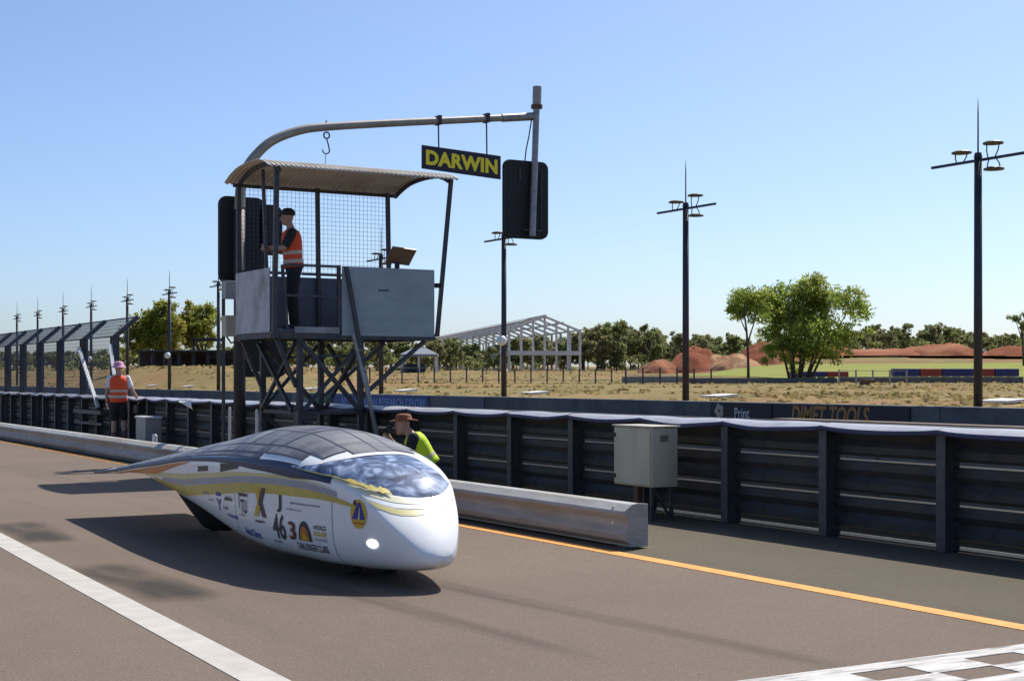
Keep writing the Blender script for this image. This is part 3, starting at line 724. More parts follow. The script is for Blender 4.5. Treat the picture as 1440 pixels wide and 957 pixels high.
def cellmat():
    m = bpy.data.materials.new('solar_cells'); m.use_nodes = True
    n = m.node_tree.nodes; l = m.node_tree.links; b = n['Principled BSDF']
    tc = n.new('ShaderNodeTexCoord'); br = n.new('ShaderNodeTexBrick')
    br.offset = 0; br.inputs['Scale'].default_value = 8.0; br.inputs['Brick Width'].default_value = 1.0; br.inputs['Row Height'].default_value = 1.0
    br.inputs['Mortar Size'].default_value = .02
    br.inputs['Color1'].default_value = (.038,.04,.054,1); br.inputs['Color2'].default_value = (.052,.053,.068,1); br.inputs['Mortar'].default_value = (.15,.15,.16,1)
    l.new(tc.outputs['Object'], br.inputs['Vector'])
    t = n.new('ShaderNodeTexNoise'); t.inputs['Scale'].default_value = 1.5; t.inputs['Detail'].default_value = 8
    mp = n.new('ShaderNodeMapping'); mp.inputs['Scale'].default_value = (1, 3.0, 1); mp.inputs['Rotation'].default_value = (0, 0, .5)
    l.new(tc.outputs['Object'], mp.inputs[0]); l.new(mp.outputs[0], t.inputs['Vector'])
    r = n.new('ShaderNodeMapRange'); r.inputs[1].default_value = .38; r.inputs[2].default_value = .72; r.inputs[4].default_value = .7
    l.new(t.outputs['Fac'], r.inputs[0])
    mx = n.new('ShaderNodeMix'); mx.data_type = 'RGBA'; mx.inputs[7].default_value = (.36,.345,.31,1)  # pale streaks painted over the cells as a dusty reflected sheen
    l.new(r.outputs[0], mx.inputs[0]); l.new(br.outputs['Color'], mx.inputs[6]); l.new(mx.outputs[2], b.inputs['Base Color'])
    b.inputs['Roughness'].default_value = .42
    b.inputs['Specular IOR Level'].default_value = .6
    return m
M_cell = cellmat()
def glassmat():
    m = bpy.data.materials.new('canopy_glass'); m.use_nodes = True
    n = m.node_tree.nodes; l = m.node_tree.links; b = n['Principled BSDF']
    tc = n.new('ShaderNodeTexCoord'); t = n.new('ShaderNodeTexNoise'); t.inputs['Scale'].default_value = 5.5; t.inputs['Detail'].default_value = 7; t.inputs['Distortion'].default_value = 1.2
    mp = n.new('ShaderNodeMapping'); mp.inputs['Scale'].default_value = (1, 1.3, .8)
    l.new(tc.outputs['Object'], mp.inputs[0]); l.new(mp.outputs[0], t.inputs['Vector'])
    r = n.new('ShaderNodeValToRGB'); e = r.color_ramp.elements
    e[0].position = .40; e[0].color = (.025,.036,.07,1); e[1].position = .68; e[1].color = (.50,.58,.72,1)  # pale blue noise painted into the glass colour for reflections off film inside
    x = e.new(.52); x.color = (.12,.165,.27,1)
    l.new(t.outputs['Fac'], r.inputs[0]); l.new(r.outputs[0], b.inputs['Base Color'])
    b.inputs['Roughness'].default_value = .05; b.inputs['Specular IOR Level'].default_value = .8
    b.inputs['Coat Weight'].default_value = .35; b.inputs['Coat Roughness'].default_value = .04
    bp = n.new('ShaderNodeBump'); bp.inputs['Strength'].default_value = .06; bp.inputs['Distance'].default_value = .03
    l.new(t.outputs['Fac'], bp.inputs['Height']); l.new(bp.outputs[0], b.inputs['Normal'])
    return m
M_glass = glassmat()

XC, YN, CL = 4.51, 8.93, 6.47
cT = [-.17,-.145,-.07,.06,.25,.49,.96,1.6,2.1,3.2,4.25,4.85,5.35,6.0,6.47]
cW = [.03,.10,.175,.255,.335,.42,.53,.595,.62,.63,.63,.63,.63,.63,.62]
cE = [.22,.245,.32,.43,.555,.66,.735,.775,.785,.75,.655,.60,.55,.495,.458]
cZ = [.235,.275,.36,.48,.625,.78,.93,1.03,1.04,.915,.785,.71,.645,.555,.475]
cB = [.20,.175,.145,.12,.105,.095,.09,.09,.115,.285,.445,.515,.50,.465,.447]
def mono(xs, ys):
    n = len(xs); h = [xs[i+1]-xs[i] for i in range(n-1)]; d = [(ys[i+1]-ys[i])/h[i] for i in range(n-1)]
    m = [d[0]]+[0 if d[i-1]*d[i] <= 0 else 2*d[i-1]*d[i]/(d[i-1]+d[i]) for i in range(1, n-1)]+[d[-1]]
    def f(x):
        x = min(max(x, xs[0]), xs[-1]); i = 0
        while i < n-2 and x > xs[i+1]: i += 1
        t = (x-xs[i])/h[i]
        return (2*t**3-3*t*t+1)*ys[i]+(t**3-2*t*t+t)*h[i]*m[i]+(-2*t**3+3*t*t)*ys[i+1]+(t**3-t*t)*h[i]*m[i+1]
    return f
fW, fE, fT, fB = (mono(cT, a) for a in (cW, cE, cZ, cB))
def ctop(t, u):
    q = 1/(1.55+.45*ss(.10, .42, t)-.85*ss(.5, 2.2, t)); p = 2.0+.1*ss(.5, 2, t)
    return fE(t)+(fT(t)-fE(t))*max(0, 1-abs(u)**p)**q
def cside(t, v):
    n = 3.2+2.0*ss(-.1, .9, t)
    return fW(t)*max(0, 1-v**n)**(1/n)
def deck(t, u, off=0.):         # point on the upper skin
    z = ctop(t, u); p = Vector((XC+u*fW(t), YN+t, z))
    if off:
        e = .01; u2 = max(-.98, min(.98, u)); t2 = min(max(t, -.15), CL-.03)
        du = Vector((2*e*fW(t2), 0, ctop(t2, u2+e)-ctop(t2, u2-e)))
        dt = Vector(((fW(t2+e)-fW(t2-e))*u2, 2*e, ctop(t2+e, u2)-ctop(t2-e, u2)))
        p += du.cross(dt).normalized()*off
    return p
def sidept(t, z, off=0., s=-1):  # point on the lower side skin at height z
    v = (fE(t)-z)/max(.02, fE(t)-fB(t)); v = min(max(v, 0), .999)
    x = cside(t, v); e = .01
    n = Vector((1, -(cside(min(t+e, CL), v)-cside(max(t-e, -.17), v))/(2*e), 0))
    dz = (cside(t, min(v+e, .999))-cside(t, max(v-e, 0)))/(2*e*max(.02, fE(t)-fB(t)))
    n.z = dz; n.normalize()
    p = Vector((XC+s*x, YN+t, z)); return p+Vector((s*n.x, n.y, n.z))*off
car = thing('solar_car', 'white and yellow solar race car with curved solar deck and wraparound blue canopy', 'solar car', (XC, YN+3.2, 0))
ts = sorted(set([round(x, 4) for x in list(np.linspace(-.17, -.08, 12))+list(np.linspace(-.08, .3, 22))+list(np.linspace(.3, 1.2, 19))+list(np.linspace(1.2, CL, 54))]))
NU = 29
rings = []
for t in ts:
    top_ = [deck(t, -math.cos(math.pi*k/(NU-1))) for k in range(NU)]
    w0 = [Vector((XC+cside(t, v), YN+t, fE(t)-v*(fE(t)-fB(t)))) for v in [math.sin(math.pi/2*k/12) for k in range(1, 13)]]
    w1 = [Vector((2*XC-p.x, p.y, p.z)) for p in reversed(w0)]
    # flat belly between the two bottom corners
    rings.append(top_+w0[:-1]+[Vector((XC+.5*cside(t, .96), YN+t, fB(t))), Vector((XC-.5*cside(t, .96), YN+t, fB(t)))]+w1[1:])
body = MB().loft(rings, True).build('body', M_body, car, smooth=True)
# solar panels: strips along the car, stepped towards the canopy
strips = [(-.965,-.902,1.70),(-.898,-.772,1.06),(-.768,-.402,.88),(-.398,-.006,.775),(-.002,.248,.80),(.252,.604,.83),(.608,.80,1.0),(.804,.965,1.4)]
for i, (u0, u1, t0) in enumerate(strips):
    t = t0; k = 0
    ln = .62 if i in (1,2,5,6) else .74
    while t < CL-1.0:
        t1 = min(t+ln, CL-.75)
        ta_, tb_ = t+.003, t1-.003; us_ = [u0, u0+.016]+list(np.linspace(u0+.016, u1-.016, 7))[1:-1]+[u1-.016, u1]; tl = [ta_, ta_+.011]+list(np.linspace(ta_+.011, tb_-.011, 9))[1:-1]+[tb_-.011, tb_]
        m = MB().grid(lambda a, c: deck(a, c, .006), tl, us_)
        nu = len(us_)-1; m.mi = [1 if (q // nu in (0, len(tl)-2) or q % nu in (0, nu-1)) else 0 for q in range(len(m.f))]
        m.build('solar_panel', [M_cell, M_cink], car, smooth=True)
        t = t1+.004; k += 1
# canopy window wrapped round the nose, symmetrical
loU = [(-.985,1.10),(-.985,.90),(-.975,.72),(-.92,.46),(-.80,.365),(-.65,.31),(-.45,.26),(-.22,.23),(.1,.215),(.38,.22),(.60,.25),(.75,.29),(.83,.33),(.87,.36),(.89,.38)]
hiU = [(-.975,1.13),(-.955,1.02),(-.91,.91),(-.82,.82),(-.70,.775),(-.55,.745),(-.38,.735),(-.13,.73),(.12,.735),(.34,.745),(.52,.71),(.66,.61),(.76,.50),(.84,.42),(.89,.385)]
def at_curve(c, s):
    x = s*(len(c)-1); i = min(int(x), len(c)-2); f = x-i
    return lerp(c[i][0], c[i+1][0], f), lerp(c[i][1], c[i+1][1], f)
def win(s, v, off):
    a = at_curve(loU, s); b_ = at_curve(hiU, s); return deck(lerp(a[1], b_[1], v), lerp(a[0], b_[0], v), off)
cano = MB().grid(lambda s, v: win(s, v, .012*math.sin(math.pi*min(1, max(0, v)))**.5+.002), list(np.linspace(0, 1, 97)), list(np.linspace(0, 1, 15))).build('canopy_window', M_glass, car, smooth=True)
MB().grid(lambda s, v: win(s, 1+.10*v, .008), list(np.linspace(.06, .94, 97)), [0, .5, 1]).build('window_surround', M_body, car, smooth=True)
# navy deck edge lines
for s in (-1, 1):
    def edge_pt(t, k_):
        uh = interp(t, [.62, 1.1, 1.8, 2.6], [.962, .955, .968, .986]); dr = interp(t, [.62, .8, 1.1, 1.8, 2.6, 6.4], [.0, .012, .045, .045, .024, .018])
        if k_ < 5: return deck(t, s*lerp(uh, .9995, k_/4.), .0045)
        return sidept(t, fE(t)-dr*(k_-4.)/4.-.0005, .0045, s)
    m = MB().grid(edge_pt, list(np.linspace(.62, CL-.05, 110)), list(range(9)))
    m.build('deck_edge', M_navy, car, smooth=True)
    # livery bands on the flanks: (t0,t1, lower, upper) as drop below the deck edge
    def band(nm, ta, tb, lo, hi, mt, off=.003):
        MB().grid(lambda t, v: sidept(t, fE(t)-lerp(interp(t, [p[0] for p in hi], [p[1] for p in hi]), interp(t, [p[0] for p in lo], [p[1] for p in lo]), v), off, s),
                  list(np.linspace(ta, tb, 60)), [0, .33, .66, 1]).build(nm, mt, car, smooth=True)
    band('yellow_band', .30, 4.3, [(0,.10),(.3,.075),(.5,.11),(1.0,.165),(2.5,.285),(3.4,.32),(4.3,.17)], [(0,.04),(.3,.06),(.5,.075),(1.0,.10),(2.5,.20),(3.4,.235),(4.3,.12)], M_cyel)
    band('silver_band', .55, 4.0, [(.5,.072),(1.0,.098),(2.5,.198),(3.4,.232),(4.0,.17)], [(.5,.035),(1.0,.05),(2.5,.15),(3.4,.18),(4.0,.135)], M_cgrey)
    band('pale_band', .6, 4.6, [(.6,.03),(1.0,.048),(2.5,.148),(3.4,.178),(4.6,.085)], [(.6,.026),(1.0,.031),(2.5,.11),(3.4,.13),(4.6,.06)], M_cyel2)
    band('orange_flash', 3.2, 5.9, [(3.2,.034),(4.2,.10),(4.6,.075),(5.1,.042),(5.9,.032)], [(3.2,.030),(5.9,.030)], M_corg, .0035)
    band('dark_flash', 2.05, 2.45, [(2.05,.06),(2.45,.105)], [(2.05,.034),(2.45,.034)], M_cink, .0036)
    band('dark_flash', 2.75, 3.0, [(2.75,.10),(3.0,.11)], [(2.75,.06),(3.0,.065)], M_cink, .0036)
# torn yellow tape along the canopy sill (near side)
rt = random.Random(3)
m = MB(); n = 44
edge = [(lerp(.02, .42, i/n), .03+.09*abs(mnoise.noise(Vector((i*.23, 1.7, 0))))*2) for i in range(n+1)]
m.grid(lambda i, v: win(edge[int(i)][0], -.05-.05*mnoise.noise(Vector((i*.31, 5.2, 0)))+v*(.06+edge[int(i)][1]), .0155), list(range(n+1)), [0, .5, 1])
m.build('yellow_tape', M_tape, car)
seam = [(-.999,.95),(-.995,.72),(-.985,.47),(-.95,.27),(-.78,.19),(-.6,.15),(-.3,.125),(0,.12),(.3,.125),(.55,.145),(.8,.19),(.93,.25)]
def sm(s, v):
    a = at_curve(seam, s); c = at_curve(seam, min(1, s+.01)); return deck(a[1]+v*.007, a[0], .003)
MB().grid(sm, list(np.linspace(.0, 1, 80)), [0, 1]).build('hood_seam', M_cinkg, car, smooth=True)
def pale(s, v):
    a = at_curve(seam, .12+.8*s); c = at_curve(loU, .12+.8*s); return deck(lerp(a[1]+.012, c[1]-.015, v), lerp(a[0], c[0], v), .0026)
MB().grid(lambda s, v: pale(s, v*.55+.42), list(np.linspace(0, .75, 60)), [0, .5, 1]).build('pale_sill_band', mat('car_cream', (.72,.69,.52), (.68,.62,.38), 3, .3), car, smooth=True)
for tq in (.60, 2.12):
    MB().grid(lambda k_, v: sidept(tq+v*.006, lerp(fE(tq)-.09, fB(tq)+.03, k_), .0028), list(np.linspace(0, 1, 24)), [0, 1]).build('panel_seam', M_cinkg, car)
def nband(s, v):
    a = at_curve(seam, .22+.68*s); return deck(a[1]-.004-v*lerp(.07, .02, s), a[0], .0026)
MB().grid(nband, list(np.linspace(0, 1, 60)), [0, .5, 1]).build('nose_band', M_cyel2, car, smooth=True)
# prints on the flank; size in metres, t measured back from the nose tip
def prt(nm, geo, tc_, zc, wd, ht, mt, off=.006, tilt=0.):
    g, f, w_, h_ = geo
    mb = MB()
    mb.add([sidept(tc_-x*wd/w_, zc+v*ht/h_+tilt*x*wd/w_, off) for x, v in g], f)
    return mb.build(nm, mt, car)
def quad(wd=1., ht=1., n=8):
    g = [(wd*(i/n-.5), ht*(j-.5)) for i in range(n+1) for j in (0, 1)]
    return g, [(2*i, 2*i+1, 2*i+3, 2*i+2) for i in range(n)], wd, ht
def disc(n=28): return [(math.cos(2*math.pi*k/n)*.5, math.sin(2*math.pi*k/n)*.5) for k in range(n)]+[(0,0)], [(k, (k+1) % n, n) for k in range(n)], 1., 1.
def poly(p):
    xs_ = [a for a, _ in p]; ys_ = [c for _, c in p]
    return p, [tuple(range(len(p)))], max(xs_)-min(xs_), max(ys_)-min(ys_)
T = text_geo
def scrawl(n, seed):         # an unreadable line of small print
    rr = random.Random(seed); g = []; f = []; x = 0.
    for i in range(n):
        w_ = .5+.5*rr.random(); h_ = 1. if rr.random() < .3 else .68
        o = len(g); g += [(x,-.5),(x+w_,-.5),(x+w_,-.5+h_),(x,-.5+h_)]; f.append((o,o+1,o+2,o+3)); x += w_+.28+(.5 if rr.random() < .12 else 0)
    return [(a-x/2, c) for a, c in g], f, x, 1.
def line(nm, n, *a, **k): return prt(nm, scrawl(n, int(a[0]*1000)), *a, **k)
prt('race_number', T('46', 1., .012), 1.325, .337, .20, .185, M_cink)
prt('letter_mark', T('J', 1., .03), 1.30, .508, .07, .13, M_cink)
line('fine_print', 24, .93, .525, .40, .016, M_cinkg); line('fine_print', 12, 1.08, .478, .22, .012, M_cinkg)
prt('small_number', T('3', 1., .02), 1.13, .325, .085, .13, M_cred); prt('small_number', T('3', 1., .0), 1.11, .325, .085, .13, M_cink, .0075)
half = [(math.cos(a)*.5, math.sin(a)*.5) for a in np.linspace(0, math.pi, 18)]
prt('sun_emblem', poly(half), .94, .265, .175, .14, M_cink); prt('sun_emblem', poly(half), .94, .268, .13, .10, M_corg, .0075)
prt('sun_emblem', poly([(-.5,0),(-.3,.55),(-.1,.8),(.1,.75),(.35,.5),(.5,0)]), .94, .272, .09, .05, M_cgold, .009)
prt('event_word', T('WORLD', 1., .02), .745, .372, .15, .032, M_cink); prt('event_word', T('SOLAR', 1., .03), .745, .328, .15, .034, M_cgold)
prt('event_word', T('CHALLENGE', 1., .01), .745, .288, .15, .020, M_cinkg)
prt('class_words', T('CHALLENGER CLASS', 1., .018), .885, .222, .40, .05, M_cink)
line('fine_print', 6, 1.40, .222, .13, .02, M_cinkg)
prt('round_badge', disc(), .335, .497, .145, .20, M_cgold)
prt('round_badge', poly([(-.5,-.3),(-.12,.42),(.05,.5),(.2,.42),(.5,-.3)]), .333, .505, .118, .12, M_cblue, .008)
prt('round_badge', quad(), .333, .434, .10, .014, M_corg, .009); prt('round_badge', disc(10), .365, .572, .028, .04, M_cbrown, .009)
prt('round_badge', poly([(-.1,-.5),(.12,-.5),(.16,.5),(.1,.5)]), .329, .50, .020, .085, M_cyel2, .0105)
prt('cross_mark', poly([(-.5,-.5),(-.08,-.5),(.30,0),(.0,.5),(-.42,.5),(-.10,0)]), 1.655, .495, .14, .22, M_cgold)
prt('cross_mark', poly([(.5,.5),(.12,.5),(-.24,0),(.14,-.5),(.52,-.5),(.14,0)]), 1.612, .495, .13, .22, M_cbrown, .0075)
line('fine_print', 7, 1.64, .352, .17, .026, M_cink)
prt('letter_mark', T('TU', 1., .02), 1.94, .440, .12, .105, M_cink); prt('letter_mark', quad(), 1.95, .528, .17, .022, M_cink); prt('letter_mark', quad(), 2.03, .478, .014, .11, M_cink)
line('sponsor_word', 6, 2.27, .478, .18, .04, M_cink)
prt('sponsor_word', quad(), 2.50, .498, .11, .032, M_cblue); prt('sponsor_word', T('Y', 1., .0), 2.49, .415, .12, .10, M_cblue)
prt('sponsor_word', T('AutoClams', 1., .025), 1.84, .248, .30, .06, M_cblue, tilt=-.06)
line('sponsor_word', 10, 2.2, .345, .22, .026, M_cblue, tilt=-.06)
line('fine_print', 8, 2.80, .492, .18, .016, M_cinkg); line('fine_print', 6, 1.98, .372, .13, .014, M_cinkg); line('fine_print', 5, 2.34, .40, .11, .03, M_cinkg)
line('fine_print', 6, 2.70, .44, .12, .014, M_cinkg)
prt('headlight', disc(24), .225, .302, .10, .056, M_lamp)
# wheels and dark wheel covers
def wheel(x, t, r, wd, z):
    w_ = MB().tube([(x-wd/2, YN+t, z), (x-wd*.35, YN+t, z), (x+wd*.35, YN+t, z), (x+wd/2, YN+t, z)], [r*.9, r, r, r*.9], 28, flat=(0,0,1)).build('wheel', M_tyre, car, smooth=True)
    MB().tube([(x-wd/2-.006, YN+t, z), (x+wd/2+.006, YN+t, z)], r*.62, 20, flat=(0,0,1)).build('rim', M_black, w_)
for x in (XC-.16, XC+.16): wheel(x, .95, .25, .07, .25)
wheel(XC, 4.45, .27, .09, .27)
pr = []
for k in range(24):
    a = 2*math.pi*k/24; pr.append((math.cos(a), math.sin(a)))
rings = []
for z, sx, sy in ((.07, .10, .30), (.2, .20, .45), (.35, .30, .60), (.46, .36, .72)):
    rings.append([(XC-.12+sx*c, YN+4.0+sy*d, z) for c, d in pr])
MB().loft(rings).build('wheel_cover', M_black, car, smooth=True)

# ------------------------------------------------------------------ steel frame shed, pavilion, shelter
ang = math.atan((322-720)/2080.)
ax = Vector((math.sin(ang)*.8660254+math.cos(ang)*.5, -math.sin(ang)*.5+math.cos(ang)*.8660254, 0)).normalized()   # long axis, running away
axp = Vector((ax.y, -ax.x, 0))
D0 = 190.; cx, cy = pxw(766, D0); C0 = Vector((cx, cy, terr(cx, cy)-.1))
K = D0/2080.; HWd = 51*K; EH = 60*K; AH = 80*K
zb = 1.42+(532-525)*K
C0.z = zb
sh = thing('steel_frame_shed', 'unfinished pale steel frame of a long gabled shed beyond the track', 'building', tuple(C0))
def SP(l, s_, z): return C0+ax*l+axp*s_+Vector((0,0,z))
NBAY = 20; LEN = 108.
for i in range(NBAY):
    l = LEN*i/(NBAY-1)
    for s_ in (-1, 1): MB().beam(SP(l, s_*HWd, -1.5), SP(l, s_*HWd, EH), .29, .25, up=ax).build('column', M_steelpale, sh)
    for s_ in (-1, 1): MB().beam(SP(l, s_*HWd, EH), SP(l, 0, AH), .26, .22, up=ax).build('rafter', M_steelpale, sh)
for s_, z in ((-1, EH), (1, EH), (0, AH), (-.5, (EH+AH)/2), (.5, (EH+AH)/2)):
    MB().beam(SP(-.4, s_*HWd, z+.12), SP(LEN, s_*HWd, z+.12), .22 if s_ else .34, .2).build('purlin', M_steelpale, sh)
MB().grid(lambda a, c: SP(a, -HWd*(1-c)*1.02, lerp(EH, AH, c)+.25), [8, LEN], [.72, 1.0]).build('roof_strip', M_boxsilver, sh)
for s_ in (-.66, -.33, 0, .33, .66):
    MB().beam(SP(0, s_*HWd, -1.5), SP(0, s_*HWd, EH+(AH-EH)*(1-abs(s_))), .24, .2).build('gable_column', M_steelpale, sh)
MB().beam(SP(-.3, -HWd, EH*.48), SP(-.3, HWd, EH*.48), .5, .55).build('floor_beam', M_steelpale, sh)
for s_ in (-1, 1): MB().beam(SP(0, s_*HWd*.97, EH*.48), SP(LEN, s_*HWd*.97, EH*.48), .3, .3).build('floor_beam', M_steelpale, sh)
for i in range(0, NBAY-1, 3):
    l0, l1 = LEN*i/(NBAY-1), LEN*(i+1)/(NBAY-1)
    MB().beam(SP(l0, -HWd*1.02, 0), SP(l1, -HWd*1.02, EH*.47), .1).build('cross_brace', M_steelpale, sh)
    MB().beam(SP(l1, -HWd*1.04, 0), SP(l0, -HWd*1.04, EH*.47), .1).build('cross_brace', M_steelpale, sh)
# pavilion
px_, py_ = pxw(590, 175); z0 = terr(px_, py_)
pv = thing('pavilion', 'small open pavilion with hipped grey roof left of the steel frame shed', 'pavilion', (px_, py_, z0-.2))
k = 175/2080.; rw = 26*k; zr = 1.42+(532-498)*k; zt = 1.42+(532-489)*k
e1 = Vector((.866, -.5, 0)); e2 = Vector((.5, .866, 0)); c_ = Vector((px_, py_, 0))
rp = [c_+e1*a*rw+e2*b_*rw*.8+Vector((0,0,zr)) for a, b_ in ((-1,-1),(1,-1),(1,1),(-1,1))]
MB().add(rp+[p-Vector((0,0,.25)) for p in rp]+[c_-e1*rw*.35+Vector((0,0,zt)), c_+e1*rw*.35+Vector((0,0,zt))],
         [(0,1,9,8),(1,2,9),(2,3,8,9),(3,0,8),(4,5,1,0),(5,6,2,1),(6,7,3,2),(7,4,0,3),(7,6,5,4)]).build('roof', M_pavroof, pv)
for a, b_ in ((-.9,-.85),(.9,-.85),(.9,.85),(-.9,.85),(0,-.85)):
    q = c_+e1*a*rw+e2*b_*rw*.8; MB().beam((q.x,q.y,z0-.3),(q.x,q.y,zr-.25), .22).build('post', M_steelpale, pv)
q = c_-e1*rw*.35; MB().box(q.x-1.2, q.x+1.2, q.y-.8, q.y+.8, z0-.3, z0+1.0).build('counter', M_shelter, pv)
# low flat shelter on the left rise
px_, py_ = pxw(245, 118); z0 = terr(px_, py_); k = 118/2080.
sl_ = thing('low_shelter', 'long low dark roofed shelter under the yellowing trees', 'shelter', (px_, py_, z0-.2))
def LS(px, D, y): a, c = pxw(px, D); return Vector((a, c, 1.42+(532-y)*D/2080.))
for nm, pa, pb, ya, yb, Da, Db, m_ in (('roof', 193, 345, 492, 494.5, 112, 122, M_shelter), ('raised_roof', 268, 312, 475, 477, 114, 121, M_shelter)):
    v = [LS(pa, Da, yb), LS(pb, Da, yb), LS(pb, Db, yb), LS(pa, Db, yb)]
    z_ = v[0].z; hh = (yb-ya)*k
    MB().add([(p.x,p.y,z_) for p in v]+[(p.x,p.y,z_+hh) for p in v], [(3,2,1,0),(4,5,6,7),(0,1,5,4),(1,2,6,5),(2,3,7,6),(3,0,4,7)]).build(nm, m_, sl_)
zr = LS(193, 112, 494.5).z
def wallq(pa, pb, D, za, zb_, nm, m_):
    a, c = LS(pa, D, 0), LS(pb, D, 0); d = e2*.25
    MB().add([(p.x, p.y, z) for z in (za, zb_) for p in (a, c, c+d, a+d)], [(3,2,1,0),(4,5,6,7),(0,1,5,4),(1,2,6,5),(2,3,7,6),(3,0,4,7)]).build(nm, m_, sl_)
wallq(196, 342, 119.5, z0-.8, zr-.02, 'back_wall', M_sheltwall)
wallq(290, 340, 113.2, zr-.5, zr-.02, 'fascia', M_shelter)
for p in (198, 215, 232, 252, 272, 292, 312, 335):
    a = LS(p, 112.5, 0); MB().beam((a.x,a.y,z0-1.2),(a.x,a.y,zr-.01), .22).build('post', M_shelter, sl_)
for p in (272, 308):
    a = LS(p, 116, 0); MB().beam((a.x,a.y,zr),(a.x,a.y,LS(272,114,477).z), .15).build('roof_post', M_shelter, sl_)

# ------------------------------------------------------------------ earth mounds
def mound(label, px, D, wpx, ybase, ytop, m_, seed, depth=7., shape=1.):
    k = D/2080.; x, y = pxw(px, D); zb_ = terr(x, y)-.3; zt_ = 1.42+(532-ytop)*k; hw = wpx*k/2; rnd = random.Random(seed)
    ph = [rnd.random()*6 for _ in range(8)]
    def fn(u, v):
        r = math.hypot(u, v); h = max(0, 1-r**1.5)**(.8*shape)
        h *= .82+.18*math.sin(3*u+ph[0])*math.cos(2.2*v+ph[1]); h += .06*math.sin(7*u+ph[2])*math.sin(6*v+ph[3])*(r < .95)
        p = e1*u*hw+e2*v*depth
        q = Vector((u*hw*.45+seed*9, v*depth*.45, seed*3.))
        fr = .30*mnoise.fractal(q*.9, 1., 2., 5)+.10*abs(mnoise.noise(Vector((u*hw*1.6+seed, v*2, 0))))
        h = max(0, h*(1+.55*fr)+.10*fr*(r < .97)*(1-r))
        return (x+p.x, y+p.y, zb_+(zt_-zb_)*1.12*h)
    g = MB().grid(fn, list(np.linspace(-1, 1, 81)), list(np.linspace(-1, 1, 41)))
    return tag(g.build('earth_mound', m_, smooth=True), label, 'earth mound')
mound('dark red earth mound just behind the second floodlight pole', 975, 168, 100, 525, 487, M_red, 1)
mound('low pale topped red earth mound left of the second floodlight pole', 925, 165, 62, 525, 499, M_red, 2, 5)
mound('pale tan streaked earth mound between the red mounds', 1028, 166, 92, 514, 491, M_redpale, 3, 6)
mound('red earth mound partly behind the big green tree', 1075, 172, 120, 514, 483, M_red, 4, 8)
mound('wide low red earth bank right of the big green tree', 1235, 180, 190, 512, 491, M_red, 5, 9, .6)
mound('broad red earth mound left of the right floodlight pole', 1318, 178, 130, 512, 482, M_red, 6, 9, .8)
mound('red earth mound at the right edge of the picture', 1425, 176, 110, 508, 487, M_red, 7, 8)
mound('low red earth bank under the treeline by the lawn', 1160, 184, 190, 512, 489, M_red, 8, 8, .6)

# ------------------------------------------------------------------ blue and red barriers, verge fences
def blocks(label, spans, D, y0, y1):
    a = LS(spans[0][0], D, y1); t = thing('tyre_barrier', label, 'barrier', (a.x, a.y, a.z))
    zl = LS(spans[0][0], D, y1).z; zh = LS(spans[0][0], D, y0).z
    for p0_, p1_, m_ in spans:
        a, c = LS(p0_, D, 0), LS(p1_, D, 0); d = e2*1.0; g = e1*.03; zmid = lerp(zl, zh, .05)
        for nm, za, zb_, mm_ in (('belt', zmid, zh, m_), ):
            v = [(p.x, p.y, z) for z in (za, zb_) for p in (a+g, c-g, c-g+d, a+g+d)]
            bevel(MB().add(v, [(3,2,1,0),(4,5,6,7),(0,1,5,4),(1,2,6,5),(2,3,7,6),(3,0,4,7)]).build(nm, mm_, t), .04)
        n = max(1, int((c-a).length/.62))
        for q in range(n):
            p = a+(c-a)*((q+.5)/n)+e2*.5
            MB().tube([(p.x,p.y,zl-1.4),(p.x,p.y,zmid-.01)], .29, 10).build('tyre_stack', M_tblack, t)
blocks('long blue and red tyre barrier below the lawn at the right', [(1257,1294,M_tblue),(1294,1325,M_tred),(1325,1371,M_tblue),(1371,1399,M_tred),(1399,1434,M_tblue)], 108, 518, 529.5)
blocks('short blue and red tyre barrier behind the big green tree', [(1112,1163,M_tblue),(1163,1194,M_tred)], 112, 522, 530)
def vfence(label, p0_, p1_, D0_, D1_, step, ph, rail, m_):
    n = int(abs(p1_-p0_)/step); a, c = pxw(p0_, D0_)
    t = thing('field_fence', label, 'fence', (a, c, terr(a, c)))
    pts_ = []
    for i in range(n+1):
        f_ = i/n; x, y = pxw(lerp(p0_, p1_, f_), lerp(D0_, D1_, f_)); z = terr(x, y)
        MB().beam((x,y,z-.3),(x,y,z+ph), .07).build('fence_post', m_, t); pts_.append(Vector((x,y,z)))
    for h in rail:
        for u_, v_ in zip(pts_[:-1], pts_[1:]):
            MB().beam(u_+Vector((0,0,h)), v_+Vector((0,0,h)), .03).build('wire_rail', M_hutlight, t)
vfence('thin wire fence across the dry field before the steel frame shed', 520, 860, 92, 98, 22, 1.0, (.25, .95), M_polemetal)
vfence('sparse post and rail fence in the field by the red mounds', 880, 1000, 84, 88, 24, .95, (.5, .9), M_polemetal)
vfence('low rail fence in front of the lawn right of the big tree', 1180, 1275, 84, 86, 20, .9, (.85, .45), M_hutlight)
def lowwall(label, p0_, p1_, D, y0, y1, m_):
    n = max(2, int((p1_-p0_)*D/2080/3)); a = LS(p0_, D, y1); t = thing('low_wall', label, 'wall', tuple(a))
    za, zb_ = LS(p0_, D, y1).z-1.0, LS(p0_, D, y0).z
    for i in range(n):
        a, c = LS(lerp(p0_, p1_, i/n), D, 0), LS(lerp(p0_, p1_, (i+1)/n), D, 0); d = e2*.3; g = e1*.02
        bevel(MB().add([(p.x,p.y,z) for z in (za, zb_) for p in (a, c-g, c-g+d, a+d)], [(3,2,1,0),(4,5,6,7),(0,1,5,4),(1,2,6,5),(2,3,7,6),(3,0,4,7)]).build('wall_panel', m_, t), .02)
